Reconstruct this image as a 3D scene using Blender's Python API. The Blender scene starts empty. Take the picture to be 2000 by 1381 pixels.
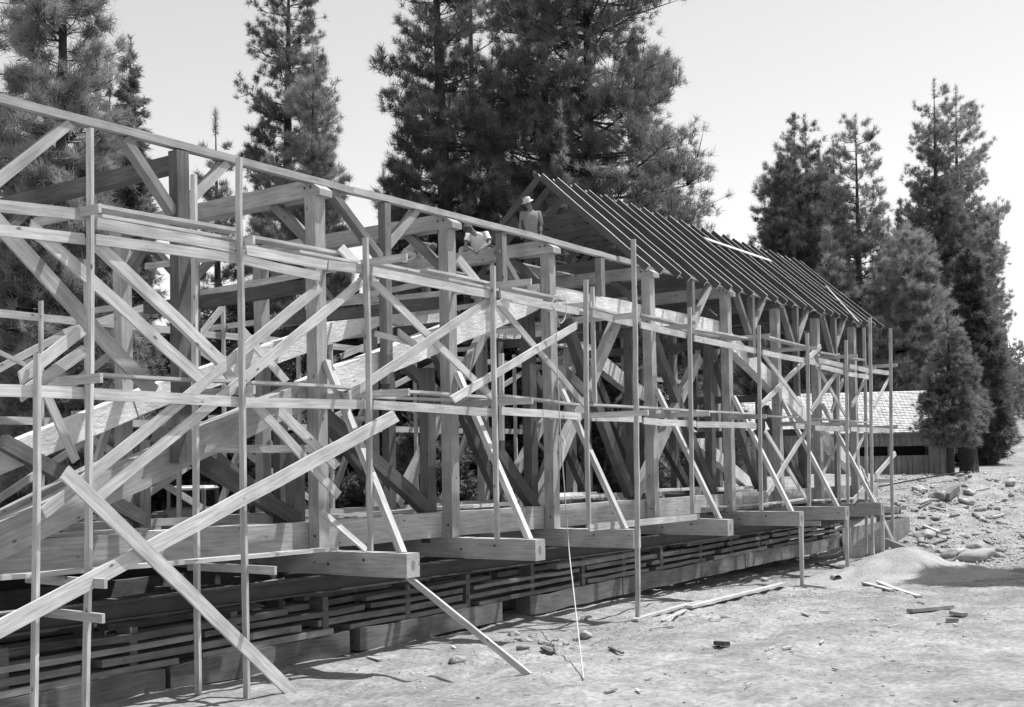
import bpy, bmesh, math, random
import numpy as np
from mathutils import Vector, Matrix, noise
random.seed(7); RNG = np.random.default_rng(11)
S = bpy.context.scene
COL = S.collection
# ------------------------------------------------------------------ camera (solved from the photograph)
F, YAW, PIT, ROL, CX, CY = 2331.4537, -0.97111124, 0.03596605, 0.01967665, 1062.2877, 827.6691
CAM = Vector((-10.16358567, -14.4459149, 1.33977778))
cy_, sy_ = math.cos(YAW), math.sin(YAW); cp_, sp_ = math.cos(PIT), math.sin(PIT); cr_, sr_ = math.cos(ROL), math.sin(ROL)
RM = Matrix(((cy_, -sy_, 0), (sy_, cy_, 0), (0, 0, 1))) @ Matrix(((1, 0, 0), (0, cp_, -sp_), (0, sp_, cp_))) @ Matrix(((cr_, 0, sr_), (0, 1, 0), (-sr_, 0, cr_)))
FW = (RM @ Vector((0, 1, 0))); RT = (RM @ Vector((1, 0, 0)))
cam = bpy.data.cameras.new('camera'); co = bpy.data.objects.new('camera', cam); COL.objects.link(co)
cam.sensor_width = 36; cam.lens = F * 36 / 2000; cam.shift_x = (1000 - CX) / 2000; cam.shift_y = (CY - 690.5) / 2000
cam.clip_start = 0.1; cam.clip_end = 3000
mw = Matrix((RT, RM @ Vector((0, 0, 1)), -FW)).transposed().to_4x4(); mw.translation = CAM; co.matrix_world = mw
S.camera = co
def ray(px, py): return RM @ Vector(((px - CX) / F, 1, -(py - CY) / F))
def at(px, py, Y):                      # where the sight line meets the vertical plane y = Y
    d = ray(px, py); return CAM + d * ((Y - CAM.y) / d.y)
def atx(px, py, X):
    d = ray(px, py); return CAM + d * ((X - CAM.x) / d.x)
def atz(px, py, Z):
    d = ray(px, py); return CAM + d * ((Z - CAM.z) / d.z)
def atd(px, py, D):                     # at a distance D in front of the camera
    return CAM + ray(px, py) * D
# ------------------------------------------------------------------ light
w = bpy.data.worlds.new('World'); S.world = w; w.use_nodes = True
nt = w.node_tree; nt.nodes.clear()
SUN = Vector((0.37, -0.25, 1.0)).normalized()
el = math.asin(SUN.z); az = math.atan2(SUN.x, SUN.y)
sky = nt.nodes.new('ShaderNodeTexSky'); sky.sky_type = 'NISHITA'; sky.sun_disc = False
sky.sun_elevation = el; sky.sun_rotation = az; sky.air_density = 1.0; sky.dust_density = 1.5; sky.ozone_density = 1.0; sky.altitude = 1200
bw = nt.nodes.new('ShaderNodeSeparateColor'); bg = nt.nodes.new('ShaderNodeBackground'); wo = nt.nodes.new('ShaderNodeOutputWorld')
nt.links.new(sky.outputs[0], bw.inputs[0]); nt.links.new(bw.outputs[2], bg.inputs[0]); nt.links.new(bg.outputs[0], wo.inputs[0])
bg.inputs[1].default_value = 0.10
sl = bpy.data.lights.new('sun', 'SUN'); sl.energy = 3.6; sl.angle = math.radians(0.53); sl.color = (1, 1, 1)
so = bpy.data.objects.new('sun', sl); COL.objects.link(so); so.rotation_euler = SUN.to_track_quat('Z', 'Y').to_euler(); so.location = (0, 0, 60)
S.view_settings.view_transform = 'Standard'; S.view_settings.look = 'None'; S.view_settings.gamma = 1; S.view_settings.exposure = 0.80
S.cycles.use_denoising = True
S.cycles.max_bounces = 6
# ------------------------------------------------------------------ materials (all neutral: the photograph is black and white)
def mat(name, base, var=0.12, grain=(0.6, 9, 9), contrast=0.5, bump=0.15, rough=0.8, knots=0.0, objvar=0.12, heart=0.0, blotch=0.0, bscale=1.0, coarse=0.0):
    m = bpy.data.materials.new(name); m.use_nodes = True; n = m.node_tree.nodes; L = m.node_tree.links
    b = n['Principled BSDF']; b.inputs['Roughness'].default_value = rough; b.inputs['Specular IOR Level'].default_value = 0.25
    tc = n.new('ShaderNodeTexCoord'); oi = n.new('ShaderNodeObjectInfo')
    off = n.new('ShaderNodeVectorMath'); off.operation = 'ADD'; L.new(tc.outputs['Object'], off.inputs[0])
    ms = n.new('ShaderNodeMath'); ms.operation = 'MULTIPLY'; ms.inputs[1].default_value = 53.7; L.new(oi.outputs['Random'], ms.inputs[0])
    cb = n.new('ShaderNodeCombineXYZ')
    for k in range(3): L.new(ms.outputs[0], cb.inputs[k])
    L.new(cb.outputs[0], off.inputs[1])
    mp = n.new('ShaderNodeMapping'); mp.inputs['Scale'].default_value = grain; L.new(off.outputs[0], mp.inputs[0])
    ns = n.new('ShaderNodeTexNoise'); ns.inputs['Scale'].default_value = 3 * bscale; ns.inputs['Detail'].default_value = 7; ns.inputs['Roughness'].default_value = 0.62; L.new(mp.outputs[0], ns.inputs['Vector'])
    mr = n.new('ShaderNodeMapRange'); mr.inputs[1].default_value = 0.3; mr.inputs[2].default_value = 0.7
    mr.inputs[3].default_value = 1 - contrast * 0.5; mr.inputs[4].default_value = 1 + contrast * 0.5; L.new(ns.outputs[0], mr.inputs[0])
    cur = mr.outputs[0]
    def mul(a, bb):
        q = n.new('ShaderNodeMath'); q.operation = 'MULTIPLY'; L.new(a, q.inputs[0])
        if isinstance(bb, float): q.inputs[1].default_value = bb
        else: L.new(bb, q.inputs[1])
        return q.outputs[0]
    ov = n.new('ShaderNodeMapRange'); ov.inputs[3].default_value = 1 - objvar; ov.inputs[4].default_value = 1 + objvar; L.new(oi.outputs['Random'], ov.inputs[0])
    cur = mul(cur, ov.outputs[0])
    n2 = n.new('ShaderNodeTexNoise'); n2.inputs['Scale'].default_value = 1.7; n2.inputs['Detail'].default_value = 4; L.new(off.outputs[0], n2.inputs['Vector'])
    m2 = n.new('ShaderNodeMapRange'); m2.inputs[1].default_value = 0.35; m2.inputs[2].default_value = 0.65; m2.inputs[3].default_value = 1 - var - blotch; m2.inputs[4].default_value = 1 + var; L.new(n2.outputs[0], m2.inputs[0])
    cur = mul(cur, m2.outputs[0])
    if coarse:
        n3 = n.new('ShaderNodeTexNoise'); n3.inputs['Scale'].default_value = 0.35; n3.inputs['Detail'].default_value = 5; L.new(tc.outputs['Object'], n3.inputs['Vector'])
        m3 = n.new('ShaderNodeMapRange'); m3.inputs[1].default_value = 0.35; m3.inputs[2].default_value = 0.65; m3.inputs[3].default_value = 1 - coarse; m3.inputs[4].default_value = 1 + coarse; L.new(n3.outputs[0], m3.inputs[0])
        cur = mul(cur, m3.outputs[0])
    if knots:
        vo = n.new('ShaderNodeTexVoronoi'); vo.inputs['Scale'].default_value = 2.6
        mk = n.new('ShaderNodeMapping'); mk.inputs['Scale'].default_value = (0.8, 1.6, 1.6); L.new(off.outputs[0], mk.inputs[0]); L.new(mk.outputs[0], vo.inputs['Vector'])
        kr = n.new('ShaderNodeMapRange'); kr.inputs[1].default_value = 0.05; kr.inputs[2].default_value = 0.11; kr.inputs[3].default_value = 1 - knots; kr.inputs[4].default_value = 1; L.new(vo.outputs['Distance'], kr.inputs[0])
        cur = mul(cur, kr.outputs[0])
    if heart:
        sx = n.new('ShaderNodeSeparateXYZ'); L.new(tc.outputs['Object'], sx.inputs[0])
        hy = n.new('ShaderNodeMath'); hy.operation = 'SUBTRACT'; hy.inputs[1].default_value = 0.15; L.new(sx.outputs[1], hy.inputs[0])
        c2 = n.new('ShaderNodeCombineXYZ'); L.new(hy.outputs[0], c2.inputs[0])
        hz = n.new('ShaderNodeMath'); hz.operation = 'MULTIPLY'; hz.inputs[1].default_value = 0.6; L.new(sx.outputs[2], hz.inputs[0]); L.new(hz.outputs[0], c2.inputs[1])
        ln = n.new('ShaderNodeVectorMath'); ln.operation = 'LENGTH'; L.new(c2.outputs[0], ln.inputs[0])
        hr = n.new('ShaderNodeMapRange'); hr.inputs[1].default_value = 0.045; hr.inputs[2].default_value = 0.065; hr.inputs[3].default_value = 1 - heart; hr.inputs[4].default_value = 1; L.new(ln.outputs['Value'], hr.inputs[0])
        cur = mul(cur, hr.outputs[0])
    cur = mul(cur, float(base))
    c3 = n.new('ShaderNodeCombineXYZ')
    for k in range(3): L.new(cur, c3.inputs[k])
    L.new(c3.outputs[0], b.inputs['Base Color'])
    if bump:
        bm_ = n.new('ShaderNodeBump'); bm_.inputs['Strength'].default_value = bump; bm_.inputs['Distance'].default_value = 0.02
        L.new(ns.outputs[0], bm_.inputs['Height']); L.new(bm_.outputs[0], b.inputs['Normal'])
    return m
M = dict(
    new=mat('sawn_pine', 0.475, contrast=0.58, knots=0.7, objvar=0.14, blotch=0.06, bump=0.3),
    timber=mat('planed_timber', 0.36, contrast=0.50, knots=0.75, bump=0.35, blotch=0.10, objvar=0.10, heart=0.45),
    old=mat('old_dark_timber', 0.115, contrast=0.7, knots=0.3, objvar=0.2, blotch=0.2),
    hewn=mat('hewn_timber', 0.72, contrast=0.30, grain=(2.5, 7, 7), bump=0.9, knots=0.5, blotch=0.12, objvar=0.04),
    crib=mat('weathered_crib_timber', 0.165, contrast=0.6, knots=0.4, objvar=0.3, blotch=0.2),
    mid_dark=mat('mid_dark_timber', 0.20, contrast=0.55, knots=0.6, bump=0.35, blotch=0.15, objvar=0.12),  # one darker even tone for braces and short posts
    rtop=mat('rafter_sunlit_edge', 0.46, contrast=0.35, objvar=0.15),  # sunlight painted on rafter tops and ends, against darkened sides
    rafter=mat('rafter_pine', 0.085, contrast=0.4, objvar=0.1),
    ground=mat('dry_dirt', 0.265, grain=(1, 1, 1), contrast=0.75, bump=1.6, rough=0.95, var=0.14, objvar=0.0, bscale=3.2, coarse=0.17, blotch=0.10),
    steel=mat('rusty_steel', 0.05, grain=(1, 2, 2), contrast=0.5, rough=0.55),
    rock=mat('granite_rock', 0.30, grain=(2, 2, 2), contrast=0.5, bump=0.8, objvar=0.35, var=0.2),
    bark=mat('bark', 0.05, grain=(5, 5, 1), contrast=0.9, bump=1.0, objvar=0.25),
    shingle=mat('pale_shingles', 0.54, grain=(5, 3, 3), contrast=0.6, bump=1.0, objvar=0.0, bscale=2.5),
    board=mat('weathered_wall_board', 0.26, grain=(4, 4, 0.4), contrast=0.6, objvar=0.0),
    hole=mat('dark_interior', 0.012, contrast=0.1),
    ply=mat('form_plywood', 0.26, grain=(0.6, 6, 6), contrast=0.35, blotch=0.2),
    rope=mat('hemp_rope', 0.55, grain=(30, 30, 30), contrast=0.3),
    wire=mat('dark_cable', 0.04, contrast=0.2),
    skin=mat('skin', 0.20, grain=(3, 3, 3), contrast=0.15, bump=0.0, rough=0.6, objvar=0.0),
    tshirt=mat('white_cotton', 0.66, grain=(4, 4, 4), contrast=0.2, bump=0.3, objvar=0.0),
    shirt=mat('grey_work_shirt', 0.25, grain=(4, 4, 4), contrast=0.3, bump=0.3, objvar=0.0),
    denim=mat('dark_trousers', 0.05, grain=(4, 4, 4), contrast=0.3, bump=0.3, objvar=0.0),
    pale=mat('pale_trousers', 0.40, grain=(4, 4, 4), contrast=0.3, bump=0.3, objvar=0.0),
    straw=mat('straw_hat', 0.62, grain=(9, 9, 9), contrast=0.2, objvar=0.0),
    cap=mat('dark_cap', 0.10, contrast=0.2, objvar=0.0),
    paint=mat('dull_truck_paint', 0.20, grain=(1, 1, 1), contrast=0.1, bump=0.0, rough=0.35, objvar=0.0),
    roofp=mat('white_truck_roof', 0.75, grain=(1, 1, 1), contrast=0.05, bump=0.0, rough=0.4, objvar=0.0),
    tin=mat('tin', 0.45, grain=(3, 3, 3), contrast=0.2, rough=0.35, objvar=0.0),
    straw2=mat('dry_straw', 0.42, contrast=0.3, objvar=0.0),
)
def glass():
    m = bpy.data.materials.new('window_glass'); m.use_nodes = True; b = m.node_tree.nodes['Principled BSDF']
    b.inputs['Base Color'].default_value = (0.9, 0.9, 0.9, 1); b.inputs['Roughness'].default_value = 0.03; b.inputs['Transmission Weight'].default_value = 1.0; b.inputs['IOR'].default_value = 1.1
    return m
M['glass'] = glass()
def foliage(name, base):
    m = bpy.data.materials.new(name); m.use_nodes = True; n = m.node_tree.nodes; L = m.node_tree.links; b = n['Principled BSDF']
    b.inputs['Roughness'].default_value = 0.55; b.inputs['Specular IOR Level'].default_value = 0.35
    tc = n.new('ShaderNodeTexCoord'); ns = n.new('ShaderNodeTexNoise'); ns.inputs['Scale'].default_value = 1.1; ns.inputs['Detail'].default_value = 5; L.new(tc.outputs['Object'], ns.inputs['Vector'])
    mr = n.new('ShaderNodeMapRange'); mr.inputs[1].default_value = 0.3; mr.inputs[2].default_value = 0.7; mr.inputs[3].default_value = base * 0.6; mr.inputs[4].default_value = base * 1.45; L.new(ns.outputs[0], mr.inputs[0])
    c = n.new('ShaderNodeCombineXYZ')
    for k in range(3): L.new(mr.outputs[0], c.inputs[k])
    L.new(c.outputs[0], b.inputs['Base Color'])
    tr = n.new('ShaderNodeBsdfTranslucent'); L.new(c.outputs[0], tr.inputs[0]); mx = n.new('ShaderNodeMixShader'); mx.inputs[0].default_value = 0.42
    L.new(b.outputs[0], mx.inputs[1]); L.new(tr.outputs[0], mx.inputs[2]); L.new(mx.outputs[0], n['Material Output'].inputs[0])
    return m
FOL = {'dark': foliage('needles_dark', 0.15), 'mid': foliage('needles_mid', 0.21), 'pale': foliage('needles_pale', 0.29)}
# ------------------------------------------------------------------ object helpers
def tag(o, label=None, cat=None, group=None, kind=None):
    if label: o['label'] = label
    if cat: o['category'] = cat
    if group: o['group'] = group
    if kind: o['kind'] = kind
    return o
def empty(name, loc, label, cat, group=None):
    o = bpy.data.objects.new(name, None); COL.objects.link(o); o.location = loc; o.empty_display_size = 0.2
    return tag(o, label, cat, group)
def link(name, me, m, parent=None, mtx=None):
    o = bpy.data.objects.new(name, me); COL.objects.link(o)
    if m: me.materials.append(m)
    if mtx is not None: o.matrix_world = mtx
    if parent is not None:
        o.parent = parent
        loc, root = parent.location.copy(), parent
        if parent.parent is None: o.matrix_parent_inverse = (Matrix.Translation(loc) @ parent.rotation_euler.to_matrix().to_4x4()).inverted()
        else: o.matrix_parent_inverse = (parent.parent.matrix_basis @ parent.matrix_parent_inverse @ parent.matrix_basis).inverted()
    return o
def frame(A, B, side):
    A = Vector(A); B = Vector(B); x = (B - A).normalized(); s = Vector(side)
    y = (s - x * s.dot(x)).normalized(); z = x.cross(y)
    m = Matrix((x, y, z)).transposed().to_4x4(); m.translation = A; return m, (B - A).length
def boxmesh(L, w, t, jit=0.0, seg=0, cut=0.0, taper=1.0):
    n = max(1, seg or int(L / 0.7)); V = []; Fs = []; by, bz = (random.gauss(0, .0018 * L), random.gauss(0, .0018 * L)) if jit and L > 1.5 else (0, 0)
    for i in range(n + 1):
        x = L * i / n; k = 1 + (taper - 1) * i / n
        jy, jz = (random.gauss(0, jit), random.gauss(0, jit)) if jit else (0, 0)
        q_ = math.sin(math.pi * i / n); jy += by * q_; jz += bz * q_
        ww = w * k * (1 + (random.gauss(0, jit * 1.5) if jit else 0)); 
        dx = cut * w * (-1 if i == 0 else (1 if i == n else 0))
        for (yy, zz) in ((0, -ww / 2), (t, -ww / 2), (t, ww / 2), (0, ww / 2)):
            V.append((x + (dx if zz > 0 else -dx) * 0.5, yy + jy, zz + jz))
        if i:
            a = 4 * (i - 1); b = 4 * i
            for q in range(4): Fs.append((a + q, a + (q + 1) % 4, b + (q + 1) % 4, b + q))
    Fs.append((3, 2, 1, 0)); e = 4 * n; Fs.append((e, e + 1, e + 2, e + 3))
    me = bpy.data.meshes.new('m'); me.from_pydata(V, [], Fs); me.update(); return me
def bar(parent, name, A, B, w, t, m, side=(0, 1, 0), jit=0.0, cut=0.0, taper=1.0, **k):
    """a sawn piece from A to B: w across, t deep along side"""
    mt, L = frame(A, B, side)
    o = link(name, boxmesh(L, w, t, jit, 0, cut, taper), M[m], parent, mt)
    if k: tag(o, **k)
    return o
def mesh_np(name, V, Fc, m, parent=None):
    me = bpy.data.meshes.new(name); nv = len(V); nf = len(Fc); k = Fc.shape[1]
    me.vertices.add(nv); me.vertices.foreach_set('co', np.asarray(V, np.float32).ravel())
    me.loops.add(nf * k); me.loops.foreach_set('vertex_index', np.asarray(Fc, np.int32).ravel())
    me.polygons.add(nf); me.polygons.foreach_set('loop_start', np.arange(0, nf * k, k, dtype=np.int32)); me.polygons.foreach_set('loop_total', np.full(nf, k, np.int32))
    me.update(calc_edges=True)
    return link(name, me, m, parent)
def tubes(paths, sides=6):
    """paths: list of (list of points, list of radii)"""
    V = []; Fs = []
    for P, Rr in paths:
        P = [Vector(p) for p in P]; base = len(V); n = len(P)
        for i, p in enumerate(P):
            d = (P[min(i + 1, n - 1)] - P[max(i - 1, 0)]).normalized()
            a = d.orthogonal().normalized() if abs(d.z) > 0.95 else d.cross(Vector((0, 0, 1))).normalized()
            b = d.cross(a)
            for k in range(sides):
                q = 2 * math.pi * k / sides; V.append(tuple(p + (a * math.cos(q) + b * math.sin(q)) * Rr[i]))
            if i:
                for k in range(sides):
                    u = base + (i - 1) * sides; v = base + i * sides
                    Fs.append((u + k, u + (k + 1) % sides, v + (k + 1) % sides, v + k))
    return np.array(V), np.array(Fs)
# ------------------------------------------------------------------ terrain
def ss(a, b, x):
    t = max(0.0, min(1.0, (x - a) / (b - a))); return t * t * (3 - 2 * t)
def depth(X, Y): return (X - CAM.x) * FW.x + (Y - CAM.y) * FW.y
def gz(X, Y, fine=True):
    d = depth(X, Y); lat = (X - CAM.x) * RT.x + (Y - CAM.y) * RT.y
    z = -1.75 - 0.15 * ss(-4.5, -2.2, Y) - 0.12 * ss(14, 21, X) * ss(-9, -3, Y)
    z += 1.35 * ss(5.8, 10, Y) * (1 - ss(20, 32, X))
    wob = 2.2 * noise.noise(Vector((X * 0.13, Y * 0.13, 3)))
    b = ss(43.5 + wob, 56 + wob, d)
    z += (0.62 - (-1.95)) * b * (1 if lat > 0 else 1)
    z += 9.0 * ss(85, 190, d) + 3.0 * ss(20, 60, Y - 12) * ss(-60, -5, -d + 30)
    if fine:
        z -= 0.05 * (math.exp(-((Y + 5.6 + .12 * (X - 12) + .3 * math.sin(X * .3)) / .22) ** 2) + math.exp(-((Y + 7.2 + .12 * (X - 12) + .3 * math.sin(X * .3)) / .22) ** 2)) * ss(2, 6, X) * (1 - ss(36, 42, X))
        z += 0.07 * noise.noise(Vector((X * 0.5, Y * 0.5, 0))) + 0.055 * noise.noise(Vector((X * 1.7, Y * 1.7, 5))) + 0.014 * noise.noise(Vector((X * 6, Y * 6, 9)))
        z += b * (1 - ss(57, 62, d)) * (0.30 * noise.noise(Vector((X * 0.45, Y * 0.45, 1))) + 0.12 * noise.noise(Vector((X * 1.4, Y * 1.4, 2))))
        z += 0.05 * max(0, 1 - abs(Y + 2.6) / 1.5) * noise.noise(Vector((X * 2.2, Y * 2.2, 7))) * 2
    return z
def grid(xs, ys):
    V = []; 
    for y in ys:
        for x in xs: V.append((x, y, gz(x, y)))
    nx = len(xs); Fc = [(j * nx + i, j * nx + i + 1, (j + 1) * nx + i + 1, (j + 1) * nx + i) for j in range(len(ys) - 1) for i in range(nx - 1)]
    return np.array(V), np.array(Fc)
def axis(lo, hi, flo, fhi, fine_, grow=1.25):
    a = list(np.arange(flo, fhi, fine_)); s = fine_; x = flo
    while x > lo: s *= grow; x -= s; a.insert(0, x)
    s = fine_; x = a[-1]
    while x < hi: s *= grow; x += s; a.append(x)
    return a
V, Fc = grid(axis(-500, 900, -1, 36, 0.14), axis(-500, 900, -7.5, 1.5, 0.13, 1.12))
g = mesh_np('ground', V, Fc, M['ground']); g['kind'] = 'structure'
for p in g.data.polygons: p.use_smooth = True
def heap(mu, mv): return 0.74 * math.exp(-((mu * mu / 2.6 + (mv + .5) ** 2 / 1.5) ** .85)) + .26 * math.exp(-(mu * mu / 2.6 + (mv + 2.2) ** 2 / 1.2)) + .16 * math.exp(-((mu + .3) ** 2 / 2.5 + (mv - 1.2) ** 2 / 1.2))
M['sand'] = mat('pale_sand', 0.32, grain=(1, 1, 1), contrast=0.45, bump=1.2, rough=0.95, var=0.1, objvar=0.0, bscale=5)
hv = []; nH = 64
for j in range(nH):
    for i in range(nH):
        mu = -4.2 + 8.4 * j / (nH - 1); mv = -5 + 10 * i / (nH - 1); X = CAM.x + FW.x / math.hypot(FW.x, FW.y) * (33.4 + mu) + RT.x * (10.5 + mv); Y = CAM.y + FW.y / math.hypot(FW.x, FW.y) * (33.4 + mu) + RT.y * (10.5 + mv)
        hv.append((X, Y, gz(X, Y) - .07 + heap(mu, mv) * (1 + .35 * noise.noise(Vector((X * 1.1, Y * 1.1, 4)))) + .03 * noise.noise(Vector((X * 3, Y * 3, 4))) + .02 * noise.noise(Vector((X * 7, Y * 7, 2)))))
hp_ = mesh_np('sand_heap', np.array(hv), np.array([(j * nH + i, j * nH + i + 1, (j + 1) * nH + i + 1, (j + 1) * nH + i) for j in range(nH - 1) for i in range(nH - 1)]), M['sand'])
for p in hp_.data.polygons: p.use_smooth = True
tag(hp_, 'low mound of pale sand in front of the plywood form at the far end', 'sand heap')
# a finer strip of rough soil relief comes from scattered stones and clods below
# ------------------------------------------------------------------ the bridge
XB = [4.236, 7.791, 11.293, 15.744, 20.15, 23.57, 26.798]; PW = 0.24; YF = 5.5
bridge = empty('bridge_frame', (15.7, 2.75, 0), 'long timber frame of a covered bridge with open rafters over its far half', 'bridge')
def mir(Y): return YF - Y
POSTX = [0.72] + XB + [30.2]
for i, X in enumerate(POSTX):
    if i > 0:
        bar(bridge, 'post', (X, 0, 0), (X, 0, 6.0), PW, 0.24, 'timber', (0, 1, 0)) if False else None
    # outer posts, near and far
    for yy in (0.0, YF - 0.24):
        if i == 0 and yy == 0: continue
        bar(bridge, 'post', (X + PW / 2, yy, 0.0), (X + PW / 2, yy, 6.0), PW, 0.24, 'timber', (0, 1, 0), jit=0.003)
    # inner old posts
    if 1 <= i <= 7:
        for yy in (0.565, YF - 0.565 - 0.22):
            bar(bridge, 'inner_post', (X + PW / 2, yy, -0.1), (X + PW / 2, yy, 4.75 if 3 <= i <= 5 else 4.95 - 0.374 * (abs(X - 15.7) - 4.5) - 0.35), 0.24, 0.22, 'old', (0, 1, 0), jit=0.005)
    # floor beam
    if i > 0:
        h = 0.386
        bar(bridge, 'floor_beam', (X, (-1.95 if X < 29 else -.6) + random.uniform(-.03, .03), -h / 2), (X, YF + 1.9, -h / 2), h, 0.316, 'timber', (1, 0, 0), jit=0.004)
    # tie beam with chamfered ends
    if i > 0:
        zz0, zz1, e = 6.0, 6.294, 0.115
        prof = [(-e, zz0), (YF + e, zz0), (YF + e, zz0 + .11), (YF - .16, zz1), (.16, zz1), (-e, zz0 + .11)]
        V = [(X, a, b) for a, b in prof] + [(X + .3, a, b) for a, b in prof]
        Fs = [tuple(range(6))[::-1], tuple(range(6, 12))] + [(k, (k + 1) % 6, 6 + (k + 1) % 6, 6 + k) for k in range(6)]
        mt = Matrix.Translation((X, 0, 6.1)) @ Matrix.Rotation(math.pi / 2, 4, 'Z')
        inv = mt.inverted(); me = bpy.data.meshes.new('tie'); me.from_pydata([tuple(inv @ Vector(v)) for v in V], [], Fs); me.update()
        link('tie_beam', me, M['timber'] if i < 6 else M['old'], bridge, mt)
        # knee braces between tie and posts
        for s in (0, 1):
            A = Vector((X + .06, .20, 5.22)); B = Vector((X + .06, 1.12, 6.02))
            if s: A.y, B.y = YF - A.y, YF - B.y
            bar(bridge, 'knee_brace', A, B, 0.16, 0.16, 'old' if i > 2 else 'mid_dark', (1, 0, 0))
def bolt(p, r=.022):
    V_, F_ = tubes([([p + Vector((-.012, 0, 0)), p + Vector((-.011, 0, 0)), p], [.001, r, r])], 8); mesh_np('bolt', V_, F_, M['steel'], bridge)
for i, X in enumerate(XB):
    for yq, zq in ((.10, 6.16), (.24, 6.16), (-1.0, -.12), (.10, .25), (-.2, -.2), (.1, 4.9)): 
        if i < 5 or zq > 5: bolt(Vector((X - .001, yq, zq)))
# the intermediate post at the left with its tie
bar(bridge, 'short_post', (1.41 + .11, 0.02, 1.5), (1.41 + .11, 0.02, 6.2), .22, .2, 'old', jit=0.004)
bar(bridge, 'tie_beam', (1.41, 0.03, 6.02), (1.41, YF - .03, 6.02), .24, .2, 'old', (1, 0, 0))
SH = [(6.02, 2.9), (9.62, 4.85), (13.5, 5.3), (18.1, 5.3), (21.9, 4.4), (25.2, 3.4), (28.5, 0.0)]
for X, zb in SH:
    for yy, mm in ((0.03, 'mid_dark'), (YF - .2, 'old')):
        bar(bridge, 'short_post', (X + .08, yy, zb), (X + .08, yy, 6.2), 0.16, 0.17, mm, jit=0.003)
# wall plates and their braces
for yy in (0.03, YF - .18):
    for a, b in ((-3.5, 5.2), (5.2, 14.2), (14.35, 22.9), (22.9, 31.8)):
        bar(bridge, 'wall_plate', (a, yy, 6.275), (b, yy, 6.275), 0.115, 0.15, 'timber', jit=0.004)
for yy in (0.06, YF - .14):
    for A, B in (((0.55, 6.2), (1.42, 5.25)), ((2.42, 6.2), (1.6, 5.38)), ((4.72, 6.2), (5.98, 5.2)), ((7.0, 6.22), (6.1, 5.35)), ((-0.35, 6.2), (-1.5, 5.1)), ((9.6, 5.85), (10.28, 5.2)),
                 ((22.9, 6.2), (22.02, 5.2)), ((21.0, 6.2), (21.85, 5.1)), ((24.2, 6.2), (25.15, 4.9)), ((26.3, 6.2), (25.35, 5.1)), ((27.6, 6.2), (28.45, 4.9)), ((29.6, 6.2), (28.65, 5.1)), ((19.3, 6.2), (18.3, 5.1))):
        bar(bridge, 'plate_brace', (A[0], yy, A[1]), (B[0], yy, B[1]), 0.13, 0.17, ('mid_dark' if A[0] < B[0] else 'timber') if yy < 1 else 'old')
# hewn trapezoid truss, near and far
for yy in (0.255, YF - 0.555):
    def hw(A, B, w=.44, ov=0, tp=1.0): return bar(bridge, 'hewn_truss_timber', (A[0], yy + ov, A[1]), (B[0], yy + ov, B[1]), w, .30, 'hewn', jit=0.010, taper=tp)
    bar(bridge, 'hewn_truss_timber', (-3.2, yy, -.25), (4.3, yy, 2.66), .46, .30, 'timber' if yy < 1 else 'hewn', jit=0.010); hw((4.32, 2.67), (5.0, 2.93), .46); hw((5.02, 2.93), (11.25, 5.02), .46)
    hw((11.25, 5.13), (16.4, 5.12), .45); hw((16.42, 5.12), (20.6, 5.10), .45)
    hw((20.4, 4.98), (25.6, 3.10), .46); hw((25.62, 3.10), (32.4, 0.45), .44)
    # bottom chord
    a = -8.0
    for b in (-3.1, 2.9, 9.4, 15.2, 21.4, 27.6, 33.0):
        bar(bridge, 'bottom_chord', (a, yy, 0.245), (b - .01, yy, 0.245), .47 + random.uniform(-.02, .02), .30, 'hewn' if yy > 9 else 'timber', jit=0.006); a = b
    # inner dark diagonals
    yi = yy + .30 if yy < 1 else yy - .24
    for A, B in (((1.5, 1.95), (4.35, .5)), ((5.0, 2.35), (7.9, .5)), ((8.4, 3.3), (11.45, .5)), ((12.9, 4.7), (15.7, .6)), ((17.0, 4.7), (20.2, .5)), ((12.0, 3.9), (13.9, 2.9)),
                 ((20.7, 4.2), (23.4, .6)), ((24.0, 3.0), (26.7, .6)), ((15.9, .5), (19.6, 4.3)), ((11.6, 0.5), (15.2, 4.9)), ((-1.6, .5), (.9, 1.6))):
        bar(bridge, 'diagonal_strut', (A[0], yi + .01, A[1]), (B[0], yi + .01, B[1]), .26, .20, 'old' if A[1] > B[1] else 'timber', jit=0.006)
# transverse braces from the posts to the ends of the floor beams
for i, X in enumerate(XB):
    for s in (0, 1):
        A = Vector((X + .13, -.02, 3.2)); B = Vector((X + .13, -1.66, -.01))
        if s: A.y, B.y = YF - A.y, YF - B.y
        bar(bridge, 'sway_brace', A, B, .105, .13, 'new', (1, 0, 0))
# a sagging hewn stick inside, cross timbers between the trusses
for X, z in ((4.25, 4.55), (7.8, 4.62), (11.3, 4.66), (15.8, 4.7), (20.2, 4.7), (23.6, 3.3), (26.8, 2.3)):
    bar(bridge, 'cross_timber', (X + .3, .5, z + .02), (X + .3, YF - .5, z + .02), .22, .18, 'old', (1, 0, 0), jit=0.006)
# deck boards between the trusses
for r in range(9):
    y0 = 0.62 + r * .46; a = -8 + random.uniform(-1.5, 0)
    while a < 31:
        b = a + random.uniform(5.0, 7.5)
        if a < 6 or random.random() < .8: bar(bridge, 'deck_board', (a, y0, .05), (b, y0, .05), .055, .42, 'old' if random.random() < .6 else 'new', jit=0.004)
        a = b + random.uniform(.02, .3)
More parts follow.
